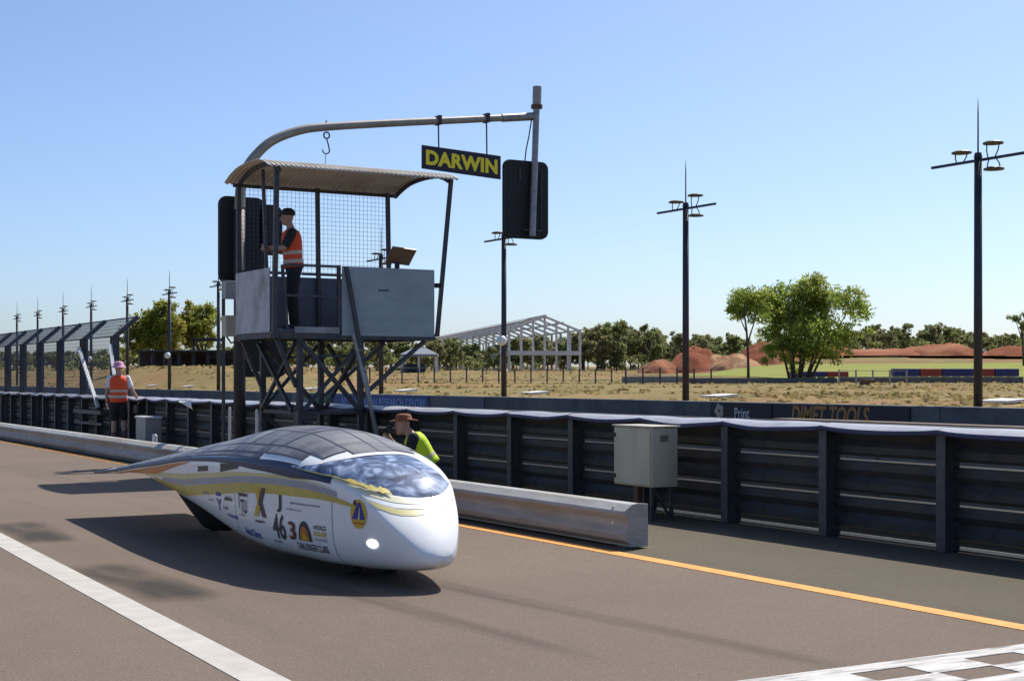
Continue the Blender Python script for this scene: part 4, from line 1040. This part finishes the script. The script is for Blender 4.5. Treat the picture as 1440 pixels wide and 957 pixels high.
lowwall('low grey wall across the field in front of the big green tree', 965, 1178, 96, 531, 541, M_concd)
lowwall('long low grey wall under the tyre barriers at the right', 1180, 1440, 101, 529.5, 535, M_concd)
lowwall('low grey kerb wall in the field beyond the second floodlight pole', 875, 962, 100, 529, 533, M_conc)
tg = thing('rusty_trough', 'small dark rusty trough lying in the dry grass at the right', 'trough', (*pxw(1219, 78), 0)); x, y = tg.location.x, tg.location.y; z0 = terr(x, y); tg.location.z = z0
bevel(MB().box(x-.35, x+.35, y-.2, y+.2, z0+.0, z0+.3).build('tank', M_rust, tg), .03)
MB().box(x-.4, x+.4, y-.25, y+.25, z0-.1, z0-.002).build('skid', M_shelter, tg)

# ------------------------------------------------------------------ dry grass tufts over the verge and field
rg_ = np.random.default_rng(8); gv = []; gf = []
for i_ in range(11000):
    D_ = 30+150*rg_.random()**1.3; px_ = rg_.uniform(-40, 1480); gx_, gy_ = pxw(px_, D_)
    if gx_ < 21.3: continue
    if px_ > 950 and D_ > 116: continue
    if mnoise.noise(Vector((gx_*.12, gy_*.12, 0)))+.25*rg_.random() < -.02: continue
    gz_ = terr(gx_, gy_); hh_ = (.02+.07*rg_.random()**4)*(1+D_/160); ww_ = .04+.10*rg_.random()
    for q_ in range(2):
        a_ = rg_.random()*3.14; dx_, dy_ = math.cos(a_)*ww_, math.sin(a_)*ww_; o_ = len(gv); lx, ly = rg_.normal(0, .08, 2)
        gv += [(gx_-dx_, gy_-dy_, gz_-.03), (gx_+dx_, gy_+dy_, gz_-.03), (gx_+dx_*.9+lx, gy_+dy_*.9+ly, gz_+hh_*.7), (gx_+lx, gy_+ly, gz_+hh_), (gx_-dx_*.9+lx, gy_-dy_*.9+ly, gz_+hh_*.6)]
        gf.append((o_, o_+1, o_+2, o_+3, o_+4))
gm_ = bpy.data.meshes.new('dry_grass'); gm_.from_pydata(gv, [], gf)
gm_.materials.append(mat('dry_grass_blades', (.40,.31,.14), (.30,.25,.10), .25, .9, island=.25, trans=.5, spec=.05, c3=(.20,.12,.06), s3=.12))
tag(link('dry_grass', gm_), 'dry tufted grass over the field beyond the track wall', 'grass', kind='stuff')

# ------------------------------------------------------------------ trees
def leaf_crown(lobes, n, size, seed, droop=.3):
    rg = np.random.default_rng(seed); lb_ = np.array(lobes, float)
    w_ = lb_[:,3]*lb_[:,4]*lb_[:,5]; pick = rg.choice(len(lb_), n, p=w_/w_.sum())
    # sub-clumps inside each lobe give light and dark masses with gaps
    nc = max(4, n//48); cp = rg.choice(len(lb_), nc, p=w_/w_.sum())
    d = rg.normal(size=(nc,3)); d /= np.linalg.norm(d, axis=1)[:,None]; rad = rg.random(nc)**.45
    cc = lb_[cp,:3]+d*rad[:,None]*lb_[cp,3:6]
    idx = rg.integers(0, nc, n); sc = lb_[cp[idx],3:6].mean(axis=1)
    off = rg.normal(size=(n,3))*(.115*sc+.10)[:,None]*np.array([1,1,.72])
    p = cc[idx]+off
    a = rg.normal(size=(n,3)); a /= np.linalg.norm(a, axis=1)[:,None]
    a[:,2] -= droop; a /= np.linalg.norm(a, axis=1)[:,None]
    b_ = np.cross(a, rg.normal(size=(n,3))); b_ /= np.linalg.norm(b_, axis=1)[:,None]
    s_ = size*(.6+.8*rg.random(n))[:,None]
    v = np.stack([p-a*s_, p+b_*s_*.42, p+a*s_, p-b_*s_*.42], 1).reshape(-1,3)
    return v
def crown_mesh(name, lobes, n, size, seed, m_):
    v = leaf_crown(lobes, n, size, seed); me = bpy.data.meshes.new(name)
    me.from_pydata(v.tolist(), [], [(4*i,4*i+1,4*i+2,4*i+3) for i in range(n)]); me.materials.append(m_); return me
def trunk_mesh(stems, m_=M_bark):
    mb = MB()
    for pts_, r0, r1 in stems: mb.tube(pts_, [lerp(r0, r1, i/(len(pts_)-1)) for i in range(len(pts_))], 7)
    return mb.mesh('trunk', m_, smooth=True)
def make_tree(label, x, y, z, cm, tm, group=None, s=1., rz=0.):
    t = thing('tree', label, 'tree', (x, y, z), group); t.scale = (s, s, s); t.rotation_euler.z = rz
    link('crown', cm, t); link('trunk', tm, t); return t
# distant woodland: a few unit trees (about 8 m), reused
var = []
for k_ in range(7):
    rn = random.Random(40+k_); lobes = []
    H = 8.0; nl = 9
    for j in range(nl):
        f_ = rn.random(); h = lerp(2.4, 7.0, f_); rr = (1.0+1.5*math.sin(math.pi*min(1, max(.1, (h-1.6)/6.4))))*.85
        a = rn.random()*6.28; lobes.append((math.cos(a)*rr, math.sin(a)*rr, h, 1.0+.5*rn.random(), 1.0+.5*rn.random(), .75+.45*rn.random()))
    lobes.append((0, 0, 7.2, 1.0, 1.0, .8))
    cm = crown_mesh('crown', lobes, 4200, .23, 60+k_, [M_leafd, M_leafg, M_leafd, M_leafg, M_leafd, M_leafd, M_leafg][k_])
    st = [([(0,0,-1),(.1,0,2),(.15,.1,4.5),(.1,.1,6.8)], .17, .04)]
    for l in lobes[:6]: st.append(([(.1,.0,2.2),(l[0]*.5,l[1]*.5,lerp(2.2,l[2],.6)),(l[0],l[1],l[2])], .08, .02))
    var.append((cm, trunk_mesh(st)))
def topy(px):
    return interp(px, [-60, 60, 150, 320, 420, 520, 600, 700, 800, 830, 865, 905, 930, 965, 1000, 1040, 1100, 1215, 1250, 1290, 1320, 1360, 1400, 1440, 1500],
                      [498, 496, 490, 478, 470, 472, 474, 476, 462, 456, 449, 452, 463, 466, 462, 468, 466, 456, 453, 453, 450, 455, 466, 464, 460])
rn = random.Random(11); rows = []
for base_d, step in ((203, 13), (218, 15), (234, 19)):
    px = -70.
    while px < 1520:
        rows.append((px+rn.uniform(-6, 6), base_d+rn.uniform(-8, 8), base_d)); px += step
secs = [(-999, 170, 'gum tree in the distant woodland behind the catch fence'), (170, 470, 'gum tree in the distant woodland left of the hut legs'),
        (470, 640, 'gum tree in the distant woodland under the hut'), (640, 830, 'gum tree in the distant woodland behind the steel frame shed'),
        (830, 965, 'gum tree in the woodland between the shed and the second floodlight pole'), (965, 1215, 'gum tree in the distant woodland behind the red mounds and big tree'),
        (1215, 1365, 'gum tree on the skyline between the big tree and the right floodlight pole'), (1365, 9999, 'gum tree on the skyline right of the right floodlight pole')]
for i, (px, D, bd) in enumerate(rows):
    if 150 < px < 330 and bd > 210: continue
    x, y = pxw(px, D); z = terr(x, y)
    yt = topy(px)+rn.uniform(-3, 12)+(6 if bd > 210 else 0)
    Ht = 1.42+(532-yt)*D/2080.-z
    lab = next(s_[2] for s_ in secs if s_[0] <= px < s_[1])
    cm, tm = var[rn.randrange(7)]
    make_tree(lab, x, y, z-.2, cm, tm, lab.replace('gum tree', 'gum trees'), max(.35, Ht/8.0), rn.random()*6.28)
# understorey brush closing the foot of the wood
bl = []
for px in np.arange(-70, 1520, 9):
    D = 199+rn.uniform(-4, 6); x, y = pxw(px, D); bl.append((x, y, terr(x, y)+1.0, 1.6, 1.6, 1.5))
br = crown_mesh('woodland_brush', bl, 16000, .24, 99, M_leafd); o = link('woodland_brush', br); tag(o, 'dense low brush along the foot of the distant woodland', 'brush', kind='stuff')
# big multi-stemmed tree
D = 100.; k = D/2080.; x, y = pxw(1120, D); z0 = terr(x, y)
def B(px, yy, dep=0.): p = e1*((px-1120)*k)+e2*dep; return (p.x, p.y, 1.42+(532-yy)*k-z0)
lob = []
rb = random.Random(5)
for px, yy, r, n in ((1065,430,1.35,1),(1048,420,1.0,1),(1090,425,1.5,1),(1115,415,1.7,1),(1140,408,1.6,1),(1165,418,1.5,1),(1190,425,1.35,1),(1205,440,1.0,1),(1150,440,1.7,1),(1110,450,1.6,1),(1085,465,1.2,1),
                 (1130,470,1.7,1),(1165,465,1.5,1),(1190,468,1.1,1),(1100,490,1.3,1),(1135,495,1.3,1),(1160,492,1.2,1),(1080,500,.8,1),(1185,492,.8,1),(1120,510,.9,1),(1095,405,.7,1),(1130,398,.7,1),(1038,440,.6,1),(1210,462,.7,1)):
    p = B(px, yy, rb.uniform(-1.6, 1.6)); lob.append((*p, r*.82, r*.82, r*.72))
st = []
for px, yy in ((1085,430),(1105,415),(1125,420),(1145,410),(1165,425),(1190,435),(1110,460),(1150,465),(1175,470)):
    d0 = rb.uniform(-.5, .5); b0 = B(1120+(px-1120)*.22, 540, d0); b1 = B(1120+(px-1120)*.55, 490, d0*2); b2 = B(px, yy, d0*3)
    st.append(([b0, b1, b2], .10, .025))
make_tree('big bright green multi-stemmed tree in the field right of centre', x, y, z0, crown_mesh('crown', lob, 24000, .125, 21, M_leaf), trunk_mesh(st))
# slender tree left of it
x, y = pxw(1053, 97); z0 = terr(x, y); k = 97/2080.
def B(px, yy, dep=0.): p = e1*((px-1053)*k)+e2*dep; return (p.x, p.y, 1.42+(532-yy)*k-z0)
lob = [(*B(px, yy, rb.uniform(-.5,.5)), r, r, r*.8) for px, yy, r in ((1050,420,.8),(1036,424,.5),(1062,415,.7),(1070,430,.6),(1045,440,.55),(1058,452,.45),(1075,445,.5),(1032,436,.35))]
st = [([B(1053,560), B(1052,500), B(1050,465), B(1046,435), B(1048,420)], .11, .03), ([B(1052,480), B(1060,455), B(1066,430)], .06, .02), ([B(1051,470), B(1042,450), B(1036,430)], .05, .015)]
make_tree('slender tree with a dark bare trunk just left of the big green tree', x, y, z0, crown_mesh('crown', lob, 3400, .11, 22, M_leaf), trunk_mesh(st))
# yellowing trees over the shelter
for (pc, D, lbl, lobs, n, sd_) in ((215, 128, 'broad yellowing tree above the shelter, the left and wider one', ((185,470,1.4),(205,455,1.7),(225,450,1.8),(238,435,1.2),(245,458,1.8),(215,475,1.8),(190,488,1.3),(240,480,1.6),(175,490,1.0),(230,428,.7)), 9000, 31),
                                   (285, 131, 'yellowing tree above the shelter, the right one with orange tips', ((270,445,1.3),(285,438,1.4),(296,455,1.4),(278,462,1.7),(265,475,1.5),(292,475,1.2),(272,428,.6),(300,442,.8),(258,460,1.2)), 7000, 32)):
    x, y = pxw(pc, D); z0 = terr(x, y); k = D/2080.
    def B(px, yy, dep=0.): p = e1*((px-pc)*k)+e2*dep; return (p.x, p.y, 1.42+(532-yy)*k-z0)
    lob = [(*B(px, yy, rb.uniform(-1.2,1.2)), r*.75, r*.75, r*.62) for px, yy, r in lobs]
    st = [([B(pc,535), B(pc+2,500), B(lobs[j][0], lobs[j][1], 0)], .14, .03) for j in range(0, len(lobs), 2)]
    make_tree(lbl, x, y, z0, crown_mesh('crown', lob, n, .17, sd_, M_leafy), trunk_mesh(st))
# sparse tree at the right edge
x, y = pxw(1432, 150); z0 = terr(x, y); k = 150/2080.
def B(px, yy, dep=0.): p = e1*((px-1432)*k)+e2*dep; return (p.x, p.y, 1.42+(532-yy)*k-z0)
lob = [(*B(px, yy), r, r, r*.6) for px, yy, r in ((1426,445,.55),(1436,452,.7),(1445,446,.8),(1432,462,.5),(1450,460,.9))]
make_tree('sparse dark gum tree at the right edge of the picture', x, y, z0, crown_mesh('crown', lob, 1500, .15, 33, M_leafd), trunk_mesh([([B(1440,515), B(1438,480), B(1436,455)], .14, .05), ([B(1438,480), B(1428,450)], .07, .02)]))

# ------------------------------------------------------------------ people
M_skin = mat('skin', (.46,.27,.19), (.40,.23,.16), 9, .55)
M_vest = mat('orange_hi_vis', (.86,.105,.03), (.76,.085,.028), 7, .75, bump=.25, bscale=14)
M_vesty = mat('yellow_hi_vis', (.62,.80,.03), (.52,.72,.03), 7, .75, bump=.25, bscale=14)
M_band = mat('reflective_band', (.52,.47,.36), rough=.4)
M_tee = mat('white_tee', (.75,.75,.77), (.68,.68,.70), 8, .8, bump=.2, bscale=18)
M_dark = mat('black_cloth', (.017,.017,.020), (.026,.026,.03), 8, .85, bump=.25, bscale=16)
M_pink = mat('pink_hat', (.70,.42,.52), (.55,.20,.40), 16, .8, lo=.45, hi=.55)
M_hat = mat('brown_felt_hat', (.30,.105,.05), (.22,.075,.04), 8, .85)
M_hair = mat('dark_hair', (.03,.02,.015), rough=.7)
M_shoe = mat('dark_shoe', (.03,.025,.03), rough=.6)
M_sock = mat('maroon_sock', (.16,.07,.08), rough=.8)
def remesh(o, v):
    m = o.modifiers.new('skin', 'REMESH'); m.mode = 'VOXEL'; m.voxel_size = v; m.use_smooth_shade = True
    s_ = o.modifiers.new('soft', 'SMOOTH'); s_.iterations = 3; s_.factor = .5; return o
def limb(mb, a, b_, r0, r1, n=10, bulge=0., over=.0):
    a = Vector(a); b_ = Vector(b_); d = (b_-a).normalized()
    a = a-d*over; b_ = b_+d*over
    mb.tube([a, lerp(a, b_, .3), lerp(a, b_, .65), b_], [r0, lerp(r0, r1, .3)+bulge, lerp(r0, r1, .65)+bulge*.4, r1], n)
    mb.ball(tuple(a), r0, 10, 6); mb.ball(tuple(b_), r1, 10, 6)
def hand(mb, wrist, direc, palmn, curl=.6, s=1., side=1):
    w_ = Vector(wrist); d = Vector(direc).normalized(); n_ = Vector(palmn); n_ = (n_-d*n_.dot(d)).normalized(); r = d.cross(n_)*side
    p = w_+d*.05*s
    mb.tube([w_, w_+d*.04*s, w_+d*.09*s], [(.026*s,.018*s),(.042*s,.017*s),(.040*s,.014*s)], 10, flat=n_)
    for i, ln in enumerate((.068,.078,.074,.058)):
        q = w_+d*.088*s+r*(.030-.02*i)*s; f1 = (d*math.cos(curl*.5)+n_*math.sin(curl*.5)); f2 = (d*math.cos(curl*1.6)+n_*math.sin(curl*1.6))
        mb.tube([q-d*.015*s, q+f1*ln*.5*s, q+f1*ln*.5*s+f2*ln*.5*s], [.0095*s,.009*s,.0075*s], 7)
    q = w_+d*.03*s+r*.036*s
    mb.tube([q-r*.01, q+(r*.7+d*.6).normalized()*.035*s, q+(r*.5+d*.9+n_*.4).normalized()*.065*s], [.012*s,.011*s,.009*s], 7)
class Fig:
    def __init__(s, name, label, loc, yaw):
        s.t = thing(name, label, 'person', loc); s.R = Matrix.Rotation(yaw, 3, 'Z'); s.o = Vector(loc)
    def mb(s): return MB()
    k = 1.0
    def put(s, mb, nm, m_, vox=None, smooth=True, parent=None):
        mb.v = [tuple(s.R @ (Vector(p)*s.k)+s.o) for p in mb.v]
        o = mb.build(nm, m_, parent or s.t, smooth=smooth)
        if vox: remesh(o, vox)
        return o
def ringset(mb, pel, neck, right, prof, n=22, cap=True):
    pel = Vector(pel); neck = Vector(neck); up = (neck-pel); r = Vector(right).normalized(); f_ = up.normalized().cross(r).normalized()*-1
    f_ = r.cross(up.normalized()).normalized()*-1
    rings = []
    for t, rx, ry, off in prof:
        c = pel+up*t+f_*off
        ring = []
        for k_ in range(n):
            a = 2*math.pi*k_/n; ca, sa = math.cos(a), math.sin(a)
            ring.append(c+r*(rx*math.copysign(abs(ca)**.8, ca))+f_*(ry*math.copysign(abs(sa)**.9, sa)))
        rings.append(ring)
    mb.loft(rings, cap); return rings
TORSO = [(-.10,.145,.105,0),(0,.165,.118,0),(.25,.145,.105,0),(.5,.160,.118,0),(.75,.180,.118,0),(.88,.165,.095,0),(.97,.085,.065,0),(1.05,.055,.055,0)]
def grow(prof, g, a=-9, b_=9): return [(t, rx+g, ry+g, o) for t, rx, ry, o in prof if a <= t <= b_]
def head(mb, c, look, s=1.):
    c = Vector(c); l = Vector(look).normalized(); side = Vector((l.y, -l.x, 0)).normalized(); up = side.cross(l).normalized()
    if up.z < 0: up = -up
    def P(x, y, z): return c+side*x*s+l*y*s+up*z*s
    rings = []
    for z, rx, ry, oy in ((-.115,.03,.035,.045),(-.10,.048,.062,.03),(-.06,.064,.083,.012),(0,.074,.096,0),(.05,.074,.098,-.004),(.09,.060,.082,-.008),(.112,.034,.048,-.01),(.122,.008,.012,-.01)):
        rings.append([P(rx*math.cos(2*math.pi*k_/16), oy+ry*math.sin(2*math.pi*k_/16), z) for k_ in range(16)])
    mb.loft(rings)
    mb.tube([P(0,.088,.02), P(0,.112,-.022), P(0,.092,-.035)], [.008,.016,.010], 8)            # nose
    for q in (-1, 1):
        mb.ball(tuple(P(q*.077,-.008,-.005)), .018*s, 8, 6)                                    # ears
        mb.tube([P(q*.012,.092,.022), P(q*.045,.078,.024)], .008, 6)                           # brow
    mb.tube([P(-.022,.087,-.062), P(.022,.087,-.062)], .007, 6)                               # lips
    return P
def face_bits(fig, P):
    for q in (-1, 1):
        m = MB(); m.ball(tuple(P(q*.03, .084, .008)), .010, 8, 6); fig.put(m, 'eye', M_hair)
    m = MB(); m.tube([P(-.022,.094,-.062), P(.022,.094,-.062)], .0045, 6); fig.put(m, 'mouth', mat('lips', (.30,.10,.08), rough=.5))
def vest(fig, pel, neck, right, m_, bands, prof=TORSO, lo=.06, g=.022):
    pr = [(t, interp(t, [p[0] for p in prof], [p[1] for p in prof])+g, interp(t, [p[0] for p in prof], [p[2] for p in prof])+g, 0) for t in list(np.linspace(lo, .90, 9))+[.955]]
    pr[-1] = (.965, .095, .08, 0)
    m = MB(); ringset(m, pel, neck, right, pr, 26, False); o = fig.put(m, 'vest', m_)
    so_ = o.modifiers.new('thick', 'SOLIDIFY'); so_.thickness = .006
    for t in bands:
        q = [(t+d, interp(t+d, [p[0] for p in prof], [p[1] for p in prof])+g+.0045, interp(t+d, [p[0] for p in prof], [p[2] for p in prof])+g+.0045, 0) for d in (-.045, .045)]
        m = MB(); ringset(m, pel, neck, right, q, 26, False); fig.put(m, 'reflective_band', M_band, parent=o)
    return o
# --- 1: person in orange vest walking away on the left (facing +Y)
F = Fig('person', 'person in orange vest, pink hat and black shorts walking away by the fence', (8.72, 32.3, 0), R(-14))
pel, nk = (0,0,.93), (0,.02,1.50)
J = dict(sl=(-.185,.01,1.43), sr=(.185,.01,1.43), el=(-.25,.0,1.14), wl=(-.25,.10,.90), er=(.29,-.04,1.15), wr=(.42,.06,.96),
         hl=(-.09,0,.90), hr=(.09,0,.90), kl=(-.10,.03,.49), kr=(.11,.06,.50), al=(-.10,-.04,.09), ar=(.12,-.03,.12))
m = MB(); ringset(m, pel, nk, (1,0,0), TORSO); m.tube([(0,.01,1.46),(0,.02,1.57)], [.058,.052], 12); P = head(m, (0,.03,1.655), (0,1,-.05))
for a, e_, w_ in (('sl','el','wl'),('sr','er','wr')):
    limb(m, J[a], J[e_], .052, .042); limb(m, J[e_], J[w_], .042, .028, bulge=.004)
hand(m, J['wl'], (.02,.2,-1), (1,0,0), .7, 1, 1); hand(m, J['wr'], (.2,.7,-.5), (-1,0,-.2), .9, 1, -1)
for h_, k_, a in (('hl','kl','al'),('hr','kr','ar')):
    limb(m, J[h_], J[k_], .085, .055); limb(m, J[k_], J[a], .054, .036, bulge=.012)
F.put(m, 'body', M_skin, .011); face_bits(F, P)
m = MB(); ringset(m, pel, nk, (1,0,0), grow(TORSO, .012, -.05, .9)+[(.97,.09,.075,0)]); 
for a, e_ in (('sl','el'),('sr','er')): limb(m, J[a], lerp(Vector(J[a]), Vector(J[e_]), .62), .07, .066)
F.put(m, 'shirt', M_tee, .016)
vest(F, pel, nk, (1,0,0), M_vest, (.16, .38), lo=-.06, g=.034)
m = MB(); ringset(m, pel, nk, (1,0,0), grow(TORSO, .022, -.2, .14)); m.ball((0,0,.87), (.16,.12,.09), 12, 8)
for h_, k_ in (('hl','kl'),('hr','kr')): limb(m, J[h_], lerp(Vector(J[h_]), Vector(J[k_]), .80), .108, .092)
F.put(m, 'shorts', M_dark, .016)
for k_, a in (('kl','al'),('kr','ar')):
    m = MB(); A = Vector(J[a]); m.tube([A+Vector((0,-.07,-.045)), A+Vector((0,0,-.03)), A+Vector((0,.10,-.045)), A+Vector((0,.17,-.06))], [(.035,.035),(.045,.055),(.046,.04),(.03,.022)], 10, flat=(0,0,1)); F.put(m, 'shoe', M_shoe)
    m = MB(); limb(m, A+Vector((0,0,.0)), A+Vector((0,.01,.13)), .046, .050); F.put(m, 'sock', M_sock)
m = MB(); rings = []
for z, r_ in ((1.70,.150),(1.665,.165),(1.668,.163),(1.705,.112),(1.76,.106),(1.79,.085),(1.797,.03)):
    rings.append([(r_*math.cos(2*math.pi*k_/20), .02+r_*1.08*math.sin(2*math.pi*k_/20), z) for k_ in range(20)])
m.loft(rings[1:]); F.put(m, 'hat', M_pink)
bp_ = F.o+F.R @ Vector((.47,.12,.70))
cb = thing('camera_bag', 'black bag in the right hand of the person walking away', 'bag', tuple(bp_))
bevel(MB().box(bp_.x-.12, bp_.x+.13, bp_.y-.17, bp_.y+.17, bp_.z-.06, bp_.z+.15).build('bag_body', M_black, cb), .04, 3)
MB().tube([bp_+Vector((0,-.1,.14)), bp_+Vector((-.01,-.05,.205)), bp_+Vector((-.01,.05,.205)), bp_+Vector((0,.1,.14))], .012, 6).build('handle', M_black, cb)

# --- 2: marshal in the hut, facing the lane
F = Fig('person', 'person in orange vest, black cap and dark trousers standing in the raised hut', (8.22, 20.75, 2.14), R(72))
pel, nk = (0,0,.94), (0,.05,1.52)
J = dict(sl=(-.185,.04,1.44), sr=(.185,.04,1.44), el=(-.22,.16,1.20), wl=(-.10,.40,1.22), er=(.23,.14,1.18), wr=(.06,.37,1.20),
         hl=(-.09,0,.90), hr=(.09,0,.90), kl=(-.10,.02,.50), kr=(.10,.02,.50), al=(-.11,-.02,.09), ar=(.11,.0,.09))
m = MB(); ringset(m, pel, nk, (1,0,0), TORSO); m.tube([(0,.04,1.48),(0,.07,1.60)], [.058,.052], 12); P = head(m, (0,.095,1.685), (0,1,-.18))
for a, e_, w_ in (('sl','el','wl'),('sr','er','wr')):
    limb(m, J[a], J[e_], .052, .042); limb(m, J[e_], J[w_], .042, .028, bulge=.004)
hand(m, J['wl'], (.5,.8,.1), (1,-.2,0), .9, 1, 1); hand(m, J['wr'], (-.3,.9,.1), (-1,0,0), .9, 1, -1)
for h_, k_, a in (('hl','kl','al'),('hr','kr','ar')):
    limb(m, J[h_], J[k_], .085, .055); limb(m, J[k_], J[a], .054, .036, bulge=.012)
F.put(m, 'body', M_skin, .011); face_bits(F, P)
m = MB(); ringset(m, pel, nk, (1,0,0), grow(TORSO, .012, -.05, .9)+[(.97,.09,.075,0)])
for a, e_ in (('sl','el'),('sr','er')): limb(m, J[a], lerp(Vector(J[a]), Vector(J[e_]), .72), .074, .068)
F.put(m, 'shirt', M_dark, .016)
vest(F, pel, nk, (1,0,0), M_vest, (.14, .36), lo=-.02, g=.034)
m = MB(); ringset(m, pel, nk, (1,0,0), grow(TORSO, .018, -.2, .10)); m.ball((0,0,.87), (.155,.12,.09), 12, 8)
for h_, k_, a in (('hl','kl','al'),('hr','kr','ar')): limb(m, J[h_], J[k_], .105, .082); limb(m, J[k_], lerp(Vector(J[k_]), Vector(J[a]), .93), .08, .066)
F.put(m, 'trousers', M_dark, .016)
for a in ('al','ar'):
    m = MB(); A = Vector(J[a]); m.tube([A+Vector((0,-.07,-.045)), A+Vector((0,0,-.03)), A+Vector((0,.10,-.045)), A+Vector((0,.17,-.06))], [(.035,.035),(.045,.055),(.046,.04),(.03,.022)], 10, flat=(0,0,1)); F.put(m, 'shoe', M_shoe)
m = MB(); c0 = Vector((0,.085,1.73)); rings = []
for z, r_ in ((-.02,.092),(.03,.095),(.065,.078),(.088,.045),(.094,.01)): rings.append([c0+Vector((r_*.88*math.cos(2*math.pi*k_/18), r_*1.12*math.sin(2*math.pi*k_/18), z)) for k_ in range(18)])
m.loft(rings); m.grid(lambda u, v: c0+Vector((math.cos(u)*(.085+0*v), .06+math.sin(u)*(.05+.10*v), -.005-.02*v)), list(np.linspace(.25, 2.89, 12)), [0, .5, 1]); F.put(m, 'cap', M_black)
ob = thing('held_camera', 'small dark camera held by the person in the hut', 'camera', (7.84, 20.84, 3.3))
bevel(MB().box(7.78, 7.86, 20.78, 20.93, 3.33, 3.43).build('camera_body', M_black, ob), .01); MB().tube([(7.78,20.86,3.38),(7.70,20.88,3.38)], .032, 12).build('lens', M_black, ob)

# --- 3: photographer kneeling behind the guardrail
F = Fig('person', 'kneeling photographer in yellow vest and brown hat behind the solar car', (7.95, 16.05, 0), R(66)); F.k = .91
pel, nk = (0,-.16,.42), (0,.10,.83)
rgt = (1,0,0)
J = dict(sl=(-.18,.06,.78), sr=(.18,.06,.78), el=(-.22,.16,.50), wl=(-.05,.40,.74), er=(.23,.14,.50), wr=(.07,.36,.76),
         hl=(-.09,-.15,.40), hr=(.10,-.15,.40), kl=(-.13,.20,.50), kr=(.12,.12,.10), al=(-.14,.16,.10), ar=(.12,-.32,.10))
m = MB(); ringset(m, pel, nk, rgt, TORSO); m.tube([(0,.09,.80),(0,.15,.90)], [.058,.052], 12); P = head(m, (0,.205,.935), (0,1,-.08))
for a, e_, w_ in (('sl','el','wl'),('sr','er','wr')):
    limb(m, J[a], J[e_], .052, .042); limb(m, J[e_], J[w_], .042, .028, bulge=.004)
hand(m, J['wl'], (.4,.5,.8), (.6,-.6,0), .9, 1, 1); hand(m, J['wr'], (-.2,.5,.8), (-.6,-.6,0), .9, 1, -1)
for h_, k_, a in (('hl','kl','al'),('hr','kr','ar')):
    limb(m, J[h_], J[k_], .085, .055); limb(m, J[k_], J[a], .054, .036, bulge=.012)
F.put(m, 'body', M_skin, .011); face_bits(F, P)
m = MB(); ringset(m, pel, nk, rgt, grow(TORSO, .012, -.05, .9)+[(.97,.09,.075,0)])
for a, e_ in (('sl','el'),('sr','er')): limb(m, J[a], lerp(Vector(J[a]), Vector(J[e_]), .72), .078, .07)
F.put(m, 'shirt', M_dark, .016)
vest(F, pel, nk, rgt, M_vesty, (.22,), lo=-.02, g=.036)
m = MB(); ringset(m, pel, nk, rgt, grow(TORSO, .018, -.2, .08)); m.ball((0,-.15,.38), (.155,.13,.10), 12, 8)
for h_, k_, a in (('hl','kl','al'),('hr','kr','ar')): limb(m, J[h_], J[k_], .105, .085); limb(m, J[k_], lerp(Vector(J[k_]), Vector(J[a]), .9), .082, .066)
F.put(m, 'trousers', M_dark, .016)
for a, d in (('al',Vector((0,1,0))),('ar',Vector((0,-.3,-.6)))):
    m = MB(); A = Vector(J[a]); d = d.normalized(); m.tube([A-d*.06+Vector((0,0,-.03)), A+Vector((0,0,-.03)), A+d*.10+Vector((0,0,-.045 if a == 'al' else .0)), A+d*.17*(1 if a == 'al' else .55)+Vector((0,0,-.06 if a == 'al' else .02))], [(.035,.035),(.045,.05),(.046,.04),(.03,.022)], 10, flat=(1,0,0)); F.put(m, 'shoe', M_shoe)
m = MB(); c0 = Vector((0,.185,1.005)); rings = []
for z, r_ in ((-.012,.165),(-.003,.168),(.004,.10),(.055,.092),(.085,.075),(.092,.04),(.082,.012)):
    rings.append([c0+Vector((r_*.92*math.cos(2*math.pi*k_/22), r_*1.15*math.sin(2*math.pi*k_/22), z+(.025*math.cos(2*math.pi*k_/22)**2 if r_ > .15 else 0)-.10*r_*math.sin(2*math.pi*k_/22)*(.4 if r_ > .15 else 0))) for k_ in range(22)])
m.loft(rings); F.put(m, 'hat', M_hat)
loc = F.o+F.R @ (Vector((0,.40,.86))*F.k)
pc_ = thing('photo_camera', 'black camera held to the face of the kneeling photographer', 'camera', tuple(loc))
m = MB(); m.box(-.075,.075,.34,.41,.84,.94); m.v = [tuple(F.R @ (Vector(p)*F.k)+F.o) for p in m.v]; bevel(m.build('camera_body', M_black, pc_), .012)
m = MB(); m.tube([(0,.41,.885),(0,.52,.88)], [.038,.042], 14); m.v = [tuple(F.R @ (Vector(p)*F.k)+F.o) for p in m.v]; m.build('lens', M_black, pc_)
